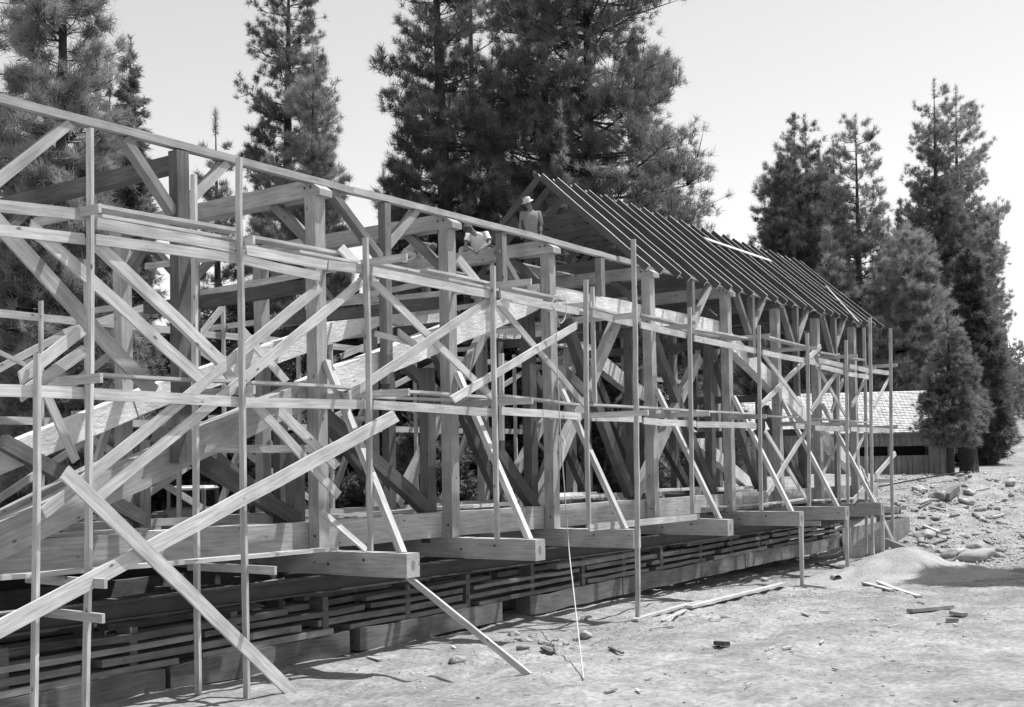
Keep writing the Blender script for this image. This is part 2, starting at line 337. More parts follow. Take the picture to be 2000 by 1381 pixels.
# roof
RS = [15.06, 15.75, 16.54, 17.3, 18.1, 18.83, 19.55, 20.3, 21.05, 21.85, 22.6, 23.35, 24.1, 24.85, 25.6, 26.35, 27.1, 27.85, 28.6, 29.3, 30.0, 30.7, 31.4, 32.1]
RY, RZ, EY, EZ = 2.75, 8.83, -.36, 6.10
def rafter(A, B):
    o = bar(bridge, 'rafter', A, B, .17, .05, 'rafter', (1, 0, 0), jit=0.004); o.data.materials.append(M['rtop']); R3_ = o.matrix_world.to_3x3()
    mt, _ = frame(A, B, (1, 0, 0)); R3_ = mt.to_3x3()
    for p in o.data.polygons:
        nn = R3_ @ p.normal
        if nn.z > .4 or abs(p.normal.x) > .7: p.material_index = 1  # upward faces and end cuts take the painted sunlit tone
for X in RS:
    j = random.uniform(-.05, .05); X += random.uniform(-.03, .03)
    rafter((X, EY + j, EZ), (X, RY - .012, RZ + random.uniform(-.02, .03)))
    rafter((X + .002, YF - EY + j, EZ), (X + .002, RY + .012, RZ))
    zc = 7.70; yc = RY - (RZ - zc) * (RY - EY) / (RZ - EZ) + .06
    bar(bridge, 'collar_beam', (X + .055, yc, zc), (X + .055, YF - yc, zc), .14, .045, 'rafter', (1, 0, 0))
    bar(bridge, 'ceiling_joist', (X + .06, .04, 6.41), (X + .06, YF - .04, 6.41), .14, .045, 'rafter', (1, 0, 0))
for k, yq in enumerate((.5, 4.4)):
    zz = RZ - abs(RY - yq) * (RY and (RZ - EZ) / (RY - EY)) - .12
    bar(bridge, 'purlin', (14.9, yq, zz - .03), (32.4, yq, zz - .03), .05, .12, 'rafter')
# loose bright boards nailed over the rafters
def roofpt(px, py, off=.13):
    s = (RZ - EZ) / (RY - EY); d = ray(px, py)      # plane z = EZ + s (y-EY) + off
    t = (EZ + s * (CAM.y - EY) + off - CAM.z) / (d.z - s * d.y); return CAM + d * t
nrm = (0, -(RZ - EZ), (RY - EY))
tag(bar(None, 'loose_board', roofpt(1377, 467), roofpt(1504, 510), .16, .03, 'new', nrm), 'long bright board lying across the rafters just below the ridge', 'board')
tag(bar(None, 'loose_board', roofpt(1613, 560), roofpt(1676, 629), .10, .03, 'new', nrm), 'narrow bright board slanting across the last rafters of the roof', 'board')
# ------------------------------------------------------------------ the scaffold on the near side
scaf = empty('scaffold', (12, -1.05, 0), 'pole and board scaffold standing along the near side of the bridge', 'scaffold')
YS = -1.06
def pole(px1, py1, px2, py2, Y=YS, w=.05, t=.10, m='new'):
    A = at(px1, py1, Y - .05); B = at(px2, py2, Y - .05)
    bar(scaf, 'pole', A, B, w, t, m, jit=0.0035)
for q in ((78, 690, 72, 1400), (181, 250, 171, 1420), (471, 307, 487, 1400), (718, 464, 727, 1076), (966, 519, 976, 1055), (1148, 546, 1154, 1032), (1350, 600, 1356, 1006),
          (1485, 635, 1490, 997), (1580, 650, 1584, 989), (1655, 664, 1659, 984)): pole(*q)
pole(1241, 467, 1250, 1207, -1.97); pole(383, 340, 392, 1400, -.35)
pole(1702, 620, 1707, 1083, -1.3); pole(1742, 641, 1747, 1092, -1.6); pole(1690, 640, 1695, 1082, -.5)
pole(983, 690, 984, 860, -.45); pole(1160, 560, 1166, 790, -.45); pole(1640, 690, 1642, 980, -.45)
def ledger(pts, Y=YS + .055, w=.15):
    for (a, b, c, d) in pts: bar(scaf, 'ledger', at(a, b, Y), at(c, d, Y), w, .045, 'new', jit=0.004, cut=random.uniform(-.2, .2))
ledger([(-40, 397, 168, 420), (190, 436, 458, 484), (482, 489, 640, 517), (641, 518, 716, 528), (728, 529, 963, 576), (1000, 583, 1132, 608), (978, 575, 1060, 592), (1158, 612, 1236, 631), (1252, 634, 1341, 655),
        (1357, 661, 1478, 685), (1490, 688, 1592, 708), (1600, 704, 1656, 716), (1660, 716, 1702, 725), (1704, 724, 1742, 730)])
ledger([(-60, 443, 167, 466), (188, 466, 470, 506), (470, 506, 626, 540), (1604, 716, 1655, 729), (1658, 730, 1700, 737)], w=.14)
ledger([(-60, 760, 165, 768), (184, 769, 468, 785), (478, 786, 722, 789), (730, 790, 970, 806), (980, 803, 1136, 813), (1157, 815, 1253, 819), (1258, 822, 1360, 828), (1362, 829, 1478, 832),
        (1555, 832, 1580, 834), (1592, 836, 1655, 838), (1663, 838, 1702, 840), (1706, 839, 1745, 842)])
def putlog(px, py, X, y2=.02, w=.12, nm='putlog'):
    E = atx(px, py, X); bar(scaf, nm, (X, E.y, E.z), (X, y2, E.z + .01), w, .045, 'new', (1, 0, 0), jit=0.003)
PX = [(-.95, 192, 406), (1.7, 494, 468), (4.43, 793, 501), (7.9, 1036, 550), (11.2, 1154, 594), (12.3, 1247, 615), (15.9, 1345, 637), (20.0, 1502, 656), (23.4, 1596, 679), (26.6, 1674, 695), (28.9, 1710, 718), (31.0, 1752, 713),
      (-.95, 195, 738), (1.7, 495, 761), (4.43, 797, 766), (7.9, 1038, 782), (11.2, 1265, 806), (15.9, 1385, 808), (20.0, 1496, 813), (23.4, 1600, 826), (26.6, 1674, 827), (28.9, 1700, 832), (31.0, 1753, 834),
      (-.95, 204, 1141), (1.7, 536, 1115), (-.95, 199, 1208), (31.0, 1745, 939), (31.0, 1770, 993)]
for X, px, py in PX: putlog(px, py, X, .0 if py < 900 else .24)
for X, px, py in ((23.8, 1602, 1022), (27.0, 1688, 1004), (30.5, 1754, 997)): putlog(px, py, X, 1.5, .16)
def brace(*q, Y=YS + .10, w=.15, t=.04, m='new', nm='cross_brace', Y2=None):
    bar(scaf, nm, at(q[0], q[1], Y), at(q[2], q[3], Y if Y2 is None else Y2), w, t, m, jit=0.004, cut=random.uniform(-.5, .5))
brace(185, 470, 438, 708, w=.16, t=.09); brace(60, 442, 408, 752, w=.17); brace(-30, 405, 302, 768, w=.22, m='timber', Y=-.5)
brace(86, 1003, 626, 560, w=.15); brace(178, 982, 708, 550, w=.15, Y=YS + .16); brace(40, 740, 160, 645, w=.15); brace(40, 772, 170, 682, w=.15, Y=-.8)
brace(440, 722, 662, 968, w=.15, Y=-.6); brace(545, 800, 660, 912, w=.16, Y=-.8); brace(628, 998, 716, 1074, w=.10, Y=-.3, Y2=-.9)
brace(683, 774, 960, 584, w=.15); brace(727, 547, 968, 780, w=.14, Y=YS + .16); brace(885, 780, 1128, 635, w=.15); brace(974, 592, 1145, 793, w=.13, Y=YS + .16)
brace(780, 648, 815, 676, w=.12, Y=-.3); brace(735, 652, 812, 672, w=.1, Y=-.25)
brace(1489, 688, 1566, 792, w=.13); brace(1482, 797, 1604, 676, w=.15, Y=YS + .2); brace(1588, 700, 1652, 810, w=.13, Y=YS + .16); brace(1586, 802, 1645, 713, w=.15)
brace(1496, 842, 1582, 984, w=.13, Y=YS + .2); brace(1500, 965, 1578, 838, w=.15); brace(1608, 928, 1637, 864, w=.13, Y=-.3); brace(1667, 901, 1688, 850, w=.13); brace(1664, 794, 1695, 732, w=.13, Y=YS + .2)
brace(1625, 804, 1648, 742, w=.13, Y=-.2); brace(1708, 796, 1737, 738, w=.12); brace(1667, 979, 1750, 885, w=.17, Y=-1.2); brace(1684, 914, 1713, 980, w=.12, Y=-.9, Y2=-1.5)
brace(1724, 1008, 1745, 1055, w=.12, Y=-1.7); brace(150, 900, 60, 700, w=.12, Y=.0); brace(1596, 836, 1618, 850, w=.1)
brace(1640, 780, 1590, 900, w=.1, Y=2.2); brace(470, 640, 560, 745, w=.13, Y=.1)
brace(-30, 1245, 774, 812, w=.21, Y=-1.24, nm='long_front_brace', t=.045); brace(128, 922, 612, 1392, w=.19, Y=-1.30, nm='long_front_brace', t=.045)
brace(400, 876, 612, 876, w=.12, Y=-.45, nm='short_ledger', m='timber')
# props under the beam ends
for (a, b, c, X) in ((1563, 1030, 1150, 20.3), (1652, 1016, 1118, 23.72), (1722, 1007, 1078, 26.95)):
    A = atx(a, b, X); B = Vector((A.x, A.y, gz(A.x, A.y) - .05)); A.z = -.386; bar(scaf, 'prop', A, B, .10, .05, 'new', (1, 0, 0)); bar(scaf, 'prop', A + Vector((.06, -.02, 0)), B + Vector((.09, .03, 0)), .08, .04, 'new', (1, 0, 0))
A = atx(787, 1130, 4.42); F1 = Vector((4.45, -4.1, 0)); F1.z = gz(F1.x, F1.y) - .02
tag(bar(None, 'stake_board', Vector((4.42, -1.75, -.38)), F1, .10, .05, 'new', (1, 0, 0)), 'thin bright stay running from under the nearest floor beam down to the dirt', 'board')
# far scaffold
fs = empty('scaffold', (12, 6.7, 0), 'far side scaffold of poles and boards seen through the bridge frame', 'scaffold')
FX = [-5.5, 1.2, 4.4, 7.9, 11.3, 15.9, 20.1, 23.5, 26.8, 30.5]
for X in FX:
    bar(fs, 'pole', (X, 6.55, -.6), (X, 6.55, 5.2 + random.uniform(-.2, .5)), .05, .1, 'new', jit=0.004)
    for z in (2.5, 4.55): bar(fs, 'putlog', (X + .05, YF, z + .1), (X + .05, 7.2, z + .1), .12, .045, 'new', (1, 0, 0))
for a, b in zip(FX[:-1], FX[1:]):
    for z in (2.4, 4.45): bar(fs, 'ledger', (a - .1, 6.66, z), (b + .1, 6.66, z + random.uniform(-.02, .02)), .15, .045, 'new', jit=0.004)
    if random.random() < .8: bar(fs, 'cross_brace', (a, 6.72, 2.6), (b, 6.72, 4.4), .14, .04, 'new')
    if random.random() < .7: bar(fs, 'cross_brace', (a, 6.50, 2.3 - .2), (b, 6.50, .2), .14, .04, 'new')
    if random.random() < .7: bar(fs, 'cross_brace', (b, 6.46, 2.3 - .2), (a, 6.46, .2), .14, .04, 'new')
rs = random.Random(5)
for k in range(26):
    X = rs.uniform(-2, 27); z = rs.choice((rs.uniform(.2, 2.3), rs.uniform(2.6, 4.4))); L_ = rs.uniform(1.2, 3.2); a = rs.choice((-1, 1)) * rs.uniform(.25, 1.2); yq = rs.choice((5.62, 6.1, 6.4))
    bar(fs, 'lath_brace', (X, yq, z), (X + L_ * math.cos(a), yq, max(.1, min(5.0, z + L_ * math.sin(a)))), rs.choice((.09, .14)), .03, 'new')
for X in (5.0, 6.6, 9.0, 10.1, 12.6, 13.9, 15.2, 17.4, 19.2): bar(fs, 'cross_board', (X, 1.2, 5.05 + rs.uniform(-.1, .5)), (X + rs.uniform(-.5, .5), 5.6, 5.05 + rs.uniform(-.1, .5)), .12, .04, 'new', (1, 0, 0))
for X in (2.8, 5.9, 9.3, 13.4, 17.8, 21.8, 25.4): bar(fs, 'pole', (X, 5.62, .3), (X, 5.62, 4.6), .05, .1, 'new')
# walking planks: loose things
def plank(A, B, w, label, side=(0, 1, 0), t=.045, m='new', name='scaffold_plank', group=None):
    o = bar(None, name, A, B, t, w, m, side, jit=0.004); return tag(o, label, 'plank', group)
def plk(a, b, c, d, Y, w, label, **k): return plank(at(a, b, Y), at(c, d, Y), w, label, **k)
plk(190, 402, 470, 450, -.62, .28, 'upper scaffold plank between the two tallest left poles', t=.05)
plk(200, 421, 462, 466, -.95, .24, 'thin upper scaffold plank above the leftmost bright ledger')
plk(492, 462, 668, 494, -.66, .28, 'upper scaffold plank leading right from the second tall pole', t=.05)
plk(586, 490, 700, 512, -.90, .22, 'short upper plank under the propped board end')
plk(740, 514, 878, 541, -.62, .28, 'upper plank behind the third pole with a bright top edge')
plk(836, 526, 962, 553, -.80, .25, 'upper plank lapping over its neighbour left of the fourth pole')
plk(876, 545, 974, 566, -.96, .10, 'narrow strip nailed along the upper ledger by the fourth pole')
plk(1000, 562, 1108, 586, -.62, .30, 'upper plank behind the hanging rope coil', t=.05)
plk(1158, 600, 1240, 620, -.62, .28, 'upper plank between the fifth pole and the tall ground pole')
plk(1252, 614, 1342, 634, -.62, .28, 'upper plank right of the tall ground pole')
plk(1358, 642, 1470, 662, -.66, .28, 'upper plank in front of the white hewn timber end')
plk(1500, 656, 1576, 676, -.66, .26, 'upper plank left of the crossed upper braces')
plk(1604, 688, 1690, 703, -.66, .26, 'upper plank near the far end of the scaffold')
plk(198, 732, 470, 745, -.62, .26, 'middle level plank between the two tallest left poles')
plk(492, 746, 700, 757, -.62, .26, 'middle level plank ending at the steep bright board end')
plk(800, 764, 962, 776, -.60, .30, 'middle level plank between third and fourth poles', t=.05)
plk(735, 775, 960, 783, -.30, .24, 'middle level plank close behind the third pole ledger')
plk(985, 772, 1140, 790, -.60, .28, 'middle level plank left of the fifth pole')
plk(1160, 790, 1348, 801, -.60, .28, 'middle level plank crossing behind the tall ground pole')
plk(1360, 802, 1475, 808, -.72, .28, 'middle level plank between the seventh and eighth poles')
plk(1500, 812, 1560, 814, -.60, .28, 'short middle level plank by the barn roof gap')
plk(1600, 818, 1700, 825, -.60, .28, 'middle level plank near the far end of the scaffold')
plk(-30, 1132, 662, 1072, -.62, .20, 'long bright plank lying low across the floor boards at left', t=.06)
bar(None, 'propped_board', at(1152, 1031, -1.45), at(1367, 1009, -1.2), .14, .04, 'new', label='pale board standing on edge across two floor beam ends', cat='board')
tag(bar(None, 'propped_board', at(897, 505, -.7), at(950, 570, -.75), .17, .05, 'new'), 'short thick board end leaning against the upper planks left of the fourth pole', 'board')
tag(bar(None, 'propped_board', at(666, 482, -.7), at(706, 524, -.9), .17, .05, 'new'), 'short board end leaning against the upper planks by the third pole', 'board')
plk(1380, 992, 1500, 984, .1, .2, 'rough board lying on the floor beams behind the seventh pole', m='new')
plk(1490, 986, 1580, 974, -.3, .2, 'bright plank lying on floor beams at the ninth pole', m='new')
plk(1590, 977, 1690, 972, -.3, .2, 'bright plank lying on the last floor beams', m='new')
# lumber on the deck just behind the bottom chord
for k, (a, b, y, z) in enumerate(((-7, -2.7, .8, .45), (-2.6, 1.4, .75, .50), (.6, 4.0, 1.0, .42), (4.9, 7.5, .72, .52), (8.4, 10.9, .75, .55), (12.2, 15.2, .75, .60), (12.6, 14.6, .95, .68), (16.4, 19.6, .72, .66), (20.8, 23.2, .72, .6), (5.4, 8.6, 1.6, .5))):
    plank((a, y, z), (b, y, z), .16 + .05 * (k % 3), 'loose plank piled on the deck behind the bottom chord', t=.07, m='new' if k % 2 else 'hewn', name='loose_plank', group='planks piled behind the bottom chord')
for k, X in enumerate((-1.4, 2.2, 5.6, 6.9, 9.0, 10.4, 12.6, 14.3, 17.0, 19.0, 21.6)):
    tag(bar(None, 'wood_block', (X, .60, .36), (X + .01, 1.5, .36), .30, .20, 'crib', (1, 0, 0)), 'short dark block under the loose planks behind the chord', 'block', 'blocks behind the bottom chord')
# ------------------------------------------------------------------ steel beams and cribbing below
for n_, (yy, lab) in enumerate(((-.30, 'long dark steel beam under the floor beams, on the near side'), (YF - .2, 'long dark steel beam under the floor beams, on the far side'))):
    prof = [(0, -.39), (.26, -.39), (.26, -.415), (.145, -.415), (.145, -.635), (.26, -.635), (.26, -.66), (0, -.66), (0, -.635), (.115, -.635), (.115, -.415), (0, -.415)]
    V = [(x, yy + a, b) for x in (-10, 34.2) for a, b in prof]; n = 12
    me = bpy.data.meshes.new('ibeam'); me.from_pydata(V, [], [tuple(range(n)), tuple(range(2 * n - 1, n - 1, -1))] + [(k, n + k, n + (k + 1) % n, (k + 1) % n) for k in range(n)]); me.update()
    bm = bmesh.new(); bm.from_mesh(me); bmesh.ops.recalc_face_normals(bm, faces=bm.faces); bm.to_mesh(me); bm.free()
    tag(link('steel_girder', me, M['steel']), lab, 'steel girder')
CT = [(-9, -2.6, 'crib timber at the far left, mostly beyond the edge'), (-2.5, 1.4, 'big crib timber at the left foot of the long crossed braces'), (1.5, 5.35, 'big crib timber under the left end of the stack, left of the bolted one'),
      (5.6, 9.9, 'bolted crib timber on the dirt just left of the rotten log end'), (10.9, 14.75, 'crib timber with a rotten split end lying on the dirt'), (14.85, 21.7, 'longest crib timber, on the dirt behind the tall ground pole'), (21.8, 29.6, 'last crib timber on the dirt, running to the form panel')]
for a, b, lab in CT:
    zt = -1.50 + .012 * (a - 5.6); zt2 = -1.50 + .012 * (b - 5.6)
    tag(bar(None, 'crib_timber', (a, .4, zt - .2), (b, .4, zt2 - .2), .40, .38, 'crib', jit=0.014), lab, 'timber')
for ri, y0 in enumerate((.45, 1.6, 3.2, 4.7)):
    for row, z0 in enumerate((-1.31, -1.15, -.99, -.84)):
        a = -9 + random.uniform(0, 2) + row
        while a < 29.5:
            L = random.uniform(2.6, 4.2)
            zz = z0 + .012 * (a - 8.5) - .1
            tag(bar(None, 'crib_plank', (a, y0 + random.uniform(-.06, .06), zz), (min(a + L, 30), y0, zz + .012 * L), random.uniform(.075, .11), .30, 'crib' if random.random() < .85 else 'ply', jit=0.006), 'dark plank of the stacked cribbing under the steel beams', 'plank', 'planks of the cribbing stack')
            a += L + random.uniform(.12, .5) + (random.uniform(.5, 2.5) if row == 3 else 0)
    for k in range(17):
        X = -3.2 + k * 2.02 + random.uniform(-.2, .2)
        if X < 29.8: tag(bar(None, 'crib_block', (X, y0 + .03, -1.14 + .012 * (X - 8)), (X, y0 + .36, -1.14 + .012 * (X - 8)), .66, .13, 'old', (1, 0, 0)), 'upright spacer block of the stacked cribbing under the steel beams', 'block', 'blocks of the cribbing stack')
    if ri: 
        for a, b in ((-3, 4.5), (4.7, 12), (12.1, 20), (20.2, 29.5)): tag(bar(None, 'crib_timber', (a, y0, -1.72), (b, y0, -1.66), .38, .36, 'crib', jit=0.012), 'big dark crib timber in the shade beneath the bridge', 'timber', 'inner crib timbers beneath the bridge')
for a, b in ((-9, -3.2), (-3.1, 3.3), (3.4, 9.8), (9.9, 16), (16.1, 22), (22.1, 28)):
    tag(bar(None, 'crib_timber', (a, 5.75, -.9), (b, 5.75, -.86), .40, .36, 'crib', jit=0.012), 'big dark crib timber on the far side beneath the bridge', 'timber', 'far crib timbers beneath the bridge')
# form panels at the far end
P1 = at(1700, 1078, .55); P2 = at(1778, 1088, .0)
fp = empty('form_panel', (33, .3, -2), 'plywood concrete form standing under the far end of the bridge', 'formwork')
def quadslab(parent, name, A, B, z0, z1, t, m, z1b=None):
    A = Vector(A); B = Vector(B); d = (B - A).normalized(); nn = Vector((-d.y, d.x, 0)) * t; zb = z1 if z1b is None else z1b
    V = [(A.x, A.y, z0), (B.x, B.y, z0), (B.x, B.y, zb), (A.x, A.y, z1)]; V = V + [(v[0] + nn.x, v[1] + nn.y, v[2]) for v in V]
    me = bpy.data.meshes.new(name); me.from_pydata(V, [], [(3, 2, 1, 0), (4, 5, 6, 7), (0, 1, 5, 4), (1, 2, 6, 5), (2, 3, 7, 6), (3, 0, 4, 7)]); me.update()
    return link(name, me, M[m], parent)
FA = at(1680, 1060, .3); FB = at(1778, 1060, .0); zt = at(1778, 1009, .0).z
quadslab(fp, 'panel', (29.4, .3, 0), (FB.x, 0.0, 0), -2.4, zt - .12, .03, 'ply', zt)
quadslab(fp, 'return_panel', (FB.x, .031, 0), (FB.x - .01, 1.3, 0), -2.4, zt, .03, 'ply')
for X in (29.8, 31.6, 33.2): bar(fp, 'stud', (X, -.03 + (X < 31) * .2, -2.3), (X, -.03 + (X < 31) * .2, zt - .1), .09, .04, 'new')
A = atd(1732, 1058, 36.3); B = atd(1846, 1104, 33.6)
tag(bar(None, 'sloping_board', A, B, .24, .05, 'ply', (0, 1, 0)), 'wide heavy board sloping down the sand mound from the form panel', 'board')
A = atd(1842, 1109, 33.8); B = atd(1866, 1112, 33.9); tag(bar(None, 'sloping_board', A, B, .12, .1, 'old'), 'short dark board end beyond the sloping form board', 'board')
# ------------------------------------------------------------------ things on the dirt
def ongnd(px, py):
    d = ray(px, py); t = 8.0; prev = t
    while t < 160:
        p = CAM + d * t
        if p.z < gz(p.x, p.y): break
        prev = t; t += .5
    lo, hi = prev, t
    for _ in range(12):
        m_ = (lo + hi) / 2; p = CAM + d * m_
        if p.z < gz(p.x, p.y): hi = m_
        else: lo = m_
    return CAM + d * hi
def gboard(a, b, c, d, w, t, label, m='new', lift=.0, up2=.0):
    A = ongnd(a, b); B = ongnd(c, d); A.z += t / 2 + .02 + lift; B.z += t / 2 + .02 + up2
    sd = (B - A).cross(Vector((0, 0, 1))).normalized()
    o = bar(None, 'loose_board', A - sd * w / 2, B - sd * w / 2, t, w, m, sd, jit=0.003); return tag(o, label, 'board')
gboard(1240, 1215, 1372, 1182, .13, .05, 'long thin board lying on the dirt at the foot of the ground pole', lift=.0, up2=.05)
gboard(1345, 1190, 1530, 1146, .18, .06, 'thick pale board lying on the dirt, largest of the scattered ones', up2=.03)
gboard(1360, 1186, 1452, 1160, .09, .03, 'narrow lath lying behind the thick pale board')
gboard(1293, 1216, 1338, 1195, .06, .03, 'short lath sticking out from beneath the crossed boards')
gboard(1269, 1232, 1317, 1226, .07, .03, 'short stick alone on the dirt below the ground pole')
gboard(1678, 1138, 1742, 1156, .14, .04, 'curved thin board on the dirt below the sand mound')
gboard(1716, 1140, 1796, 1168, .14, .04, 'pale board on the dirt right of the curved thin board')
gboard(1776, 1198, 1858, 1190, .14, .07, 'dark board lying alone on the open dirt at right', m='ply')
gboard(1592, 1103, 1690, 1122, .06, .05, 'thin strip on the dirt at the foot of the second prop', m='old')
gboard(1570, 1146, 1612, 1151, .12, .06, 'block of board on the dirt right of the first prop')
gboard(1860, 1202, 1884, 1206, .14, .07, 'small dark wood scrap right of the dark board', m='ply')
gboard(1848, 1215, 1872, 1216, .12, .06, 'small dark wood scrap below the dark board', m='ply')
gboard(1400, 1262, 1420, 1264, .12, .07, 'small dark wood scrap in the middle of the dirt', m='old')
gboard(1190, 1268, 1216, 1280, .05, .03, 'dark twig on the dirt near the rope end', m='old')
gboard(1060, 1270, 1080, 1279, .10, .04, 'dark scrap beside the small stones', m='old')
gboard(1583, 1090, 1604, 1072, .10, .04, 'short stick leaning by the first prop', up2=.2)
gboard(1805, 1032, 1836, 1050, .14, .12, 'broken board on the slope at right', up2=.1); gboard(1790, 1035, 1812, 1052, .1, .1, 'dark broken timber beside the broken board on the slope', m='old')
gboard(1848, 978, 1868, 962, .3, .3, 'log lying high on the rocky slope', m='crib')
for k in range(26):
    x = random.uniform(660, 1960); y = random.uniform(1195, 1370) if random.random() < .6 else random.uniform(1130, 1230)
    if x < 1150 and y < 1240: continue
    a = random.uniform(-14, 14); q = gboard(x, y, x + random.uniform(6, 26), y + a * .5, random.uniform(.02, .07), random.uniform(.012, .03), 'small stick or offcut on the open dirt', m=random.choice(('new', 'new', 'ply', 'straw2'))); q['group'] = 'offcuts on the open dirt'
for k in range(14):
    x = random.uniform(1745, 1950); y = random.uniform(940, 1090); q = gboard(x, y, x + random.uniform(8, 34), y + random.uniform(-10, 12), random.uniform(.08, .18), .06, 'piece of scrap wood on the rocky slope at right', m=random.choice(('new', 'old', 'crib'))); q['group'] = 'wood scraps on the rocky slope'
# tin can / pipe end
p = ongnd(1633, 1138); pr = empty('pipe_end', p, 'short pale pipe end lying on the dirt between the props', 'pipe')
V, Fc = tubes([([p + Vector((-.12, -.10, .11)), p + Vector((.16, .12, .12))], [.11, .11]), ([p + Vector((-.12, -.10, .11)), p + Vector((.16, .12, .12))], [.095, .095])], 20)
mesh_np('shell', V, Fc, M['tin'], pr)
# rope
def rope(name, pts, r, m, label, cat):
    P = [Vector(q) for q in pts]; out = []
    for i in range(len(P) - 1):
        p0, p1, p2, p3 = P[max(i - 1, 0)], P[i], P[i + 1], P[min(i + 2, len(P) - 1)]
        for k in range(6):
            t = k / 6; out.append(.5 * ((2 * p1) + (p2 - p0) * t + (2 * p0 - 5 * p1 + 4 * p2 - p3) * t * t + (3 * p1 - p0 - 3 * p2 + p3) * t ** 3))
    out.append(P[-1]); V, Fc = tubes([(out, [r] * len(out))], 6); return tag(mesh_np(name, V, Fc, M[m]), label, cat)
rp = [at(*q, -1.2) for q in ((1076, 600), (1082, 584), (1090, 592), (1086, 606), (1080, 600), (1086, 625), (1088, 700), (1095, 850), (1103, 960), (1112, 1080))] + [at(1112, 1080, -1.2).lerp(ongnd(1140, 1330), k / 3) for k in (1, 2)] + [ongnd(1140, 1330) + Vector((0, 0, .03))]
rope('rope', rp, .011, 'rope', 'pale rope hanging from the upper ledger down to the dirt', 'rope')
lp = [at(*q, -1.1) for q in ((1082, 578), (1100, 577), (1106, 600), (1103, 622), (1094, 631), (1086, 612), (1078, 598))]
rope('rope_loop', lp, .011, 'rope', 'open loop of rope hung on the upper ledger', 'rope')
rope('cable', [ongnd(1712, 965) + Vector((0, 0, .3)), ongnd(1800, 948) + Vector((0, 0, .3)), ongnd(1885, 930) + Vector((0, 0, .2))], .035, 'wire', 'dark cable stretched along the rocky slope at right', 'cable')
cl = empty('cloth_bundle', at(1095, 870, -.7), 'small bundle of cloth and cord tied to a post behind the rope', 'bundle')
# rocks
def rockmesh(seed, sub=3):
    bm = bmesh.new(); bmesh.ops.create_icosphere(bm, subdivisions=sub, radius=1)
    for v in bm.verts:
        c = v.co; k = 1 + .35 * noise.noise(c * 1.1 + Vector((seed * 7, 0, 0))) + .12 * noise.noise(c * 3 + Vector((seed, 9, 0)))
        for ax in (Vector((.7, .2, .6)), Vector((-.5, .6, .4)), Vector((.1, -.8, .5)), Vector((-.3, -.2, .9))):
            ax = ax.normalized(); d = c.normalized().dot(ax)
            if d > .68: k *= .68 / d
        v.co = Vector((c.x * k, c.y * k * .8, c.z * k * .62))
    me = bpy.data.meshes.new('rock'); bm.to_mesh(me); bm.free(); me.materials.append(M['rock'])
    for p in me.polygons: p.use_smooth = True
    return me
RK = [rockmesh(s) for s in range(6)]
def rock(px, py, r, label, group=None):
    p = ongnd(px, py); o = bpy.data.objects.new('rock', random.choice(RK)); COL.objects.link(o)
    o.location = p + Vector((0, 0, r * .22)); o.scale = (r * random.uniform(.85, 1.2), r * random.uniform(.85, 1.2), r * random.uniform(.8, 1.1)); o.rotation_euler = (random.uniform(-.3, .3), random.uniform(-.3, .3), random.uniform(0, 6.28))
    return tag(o, label, 'rock', group)
NR = 'small pale stone among those on the dirt left of the rope'
for x, y, r in ((1003, 1240, .13), (1012, 1250, .1), (1027, 1252, .12), (1040, 1244, .09), (1060, 1256, .11), (1022, 1266, .11), (1070, 1262, .12), (1090, 1264, .1), (1106, 1260, .11), (1120, 1266, .08), (1084, 1252, .07), (1125, 1250, .09)): rock(x, y, r, NR, 'stones left of the rope')
rock(1144, 1243, .17, 'flat pale stone right of the rope on the dirt'); rock(893, 1292, .15, 'rounded pale stone alone below the bolted crib timber'); rock(1145, 1212, .16, 'pale stone in the shadow edge above the flat one')
rock(1415, 1208, .10, 'pale stone below the thick pale board'); rock(1388, 1210, .06, 'dark pebble left of the pale stone below the thick board'); rock(1492, 1134, .16, 'rounded stone at the base of the crib timber by the first prop')
rock(1520, 1144, .1, 'small stone between the first prop and the rounded stone'); rock(1674, 1082, .17, 'pale stone at the far end of the crib timbers'); rock(1798, 1179, .10, 'round dark stone on the dirt below the sand mound')
rock(1806, 1048, .42, 'large round boulder under the broken board on the slope'); rock(1893, 1095, .62, 'biggest boulder at the right foot of the slope'); rock(1912, 1075, .5, 'pale boulder behind the biggest one at the right edge')
rock(1801, 1062, .25, 'small boulder left of the round one on the slope'); rock(1830, 972, .42, 'dark boulder half way up the slope'); rock(1870, 1090, .5, 'pale flat boulder left of the biggest boulder')
for k in range(130):
    x = random.uniform(1735, 2020); y = random.choice((random.uniform(928, 1000), random.uniform(1040, 1100), random.uniform(922, 1095)))
    rock(x, y, random.uniform(.06, .20) * (1.7 if random.random() < .2 else 1), 'stone scattered over the rocky slope at right', 'stones on the rocky slope')
for k in range(36):
    rock(random.uniform(640, 1990), random.uniform(1180, 1375), random.uniform(.02, .05), 'pebble lying on the open dirt in front', 'pebbles on the open dirt')
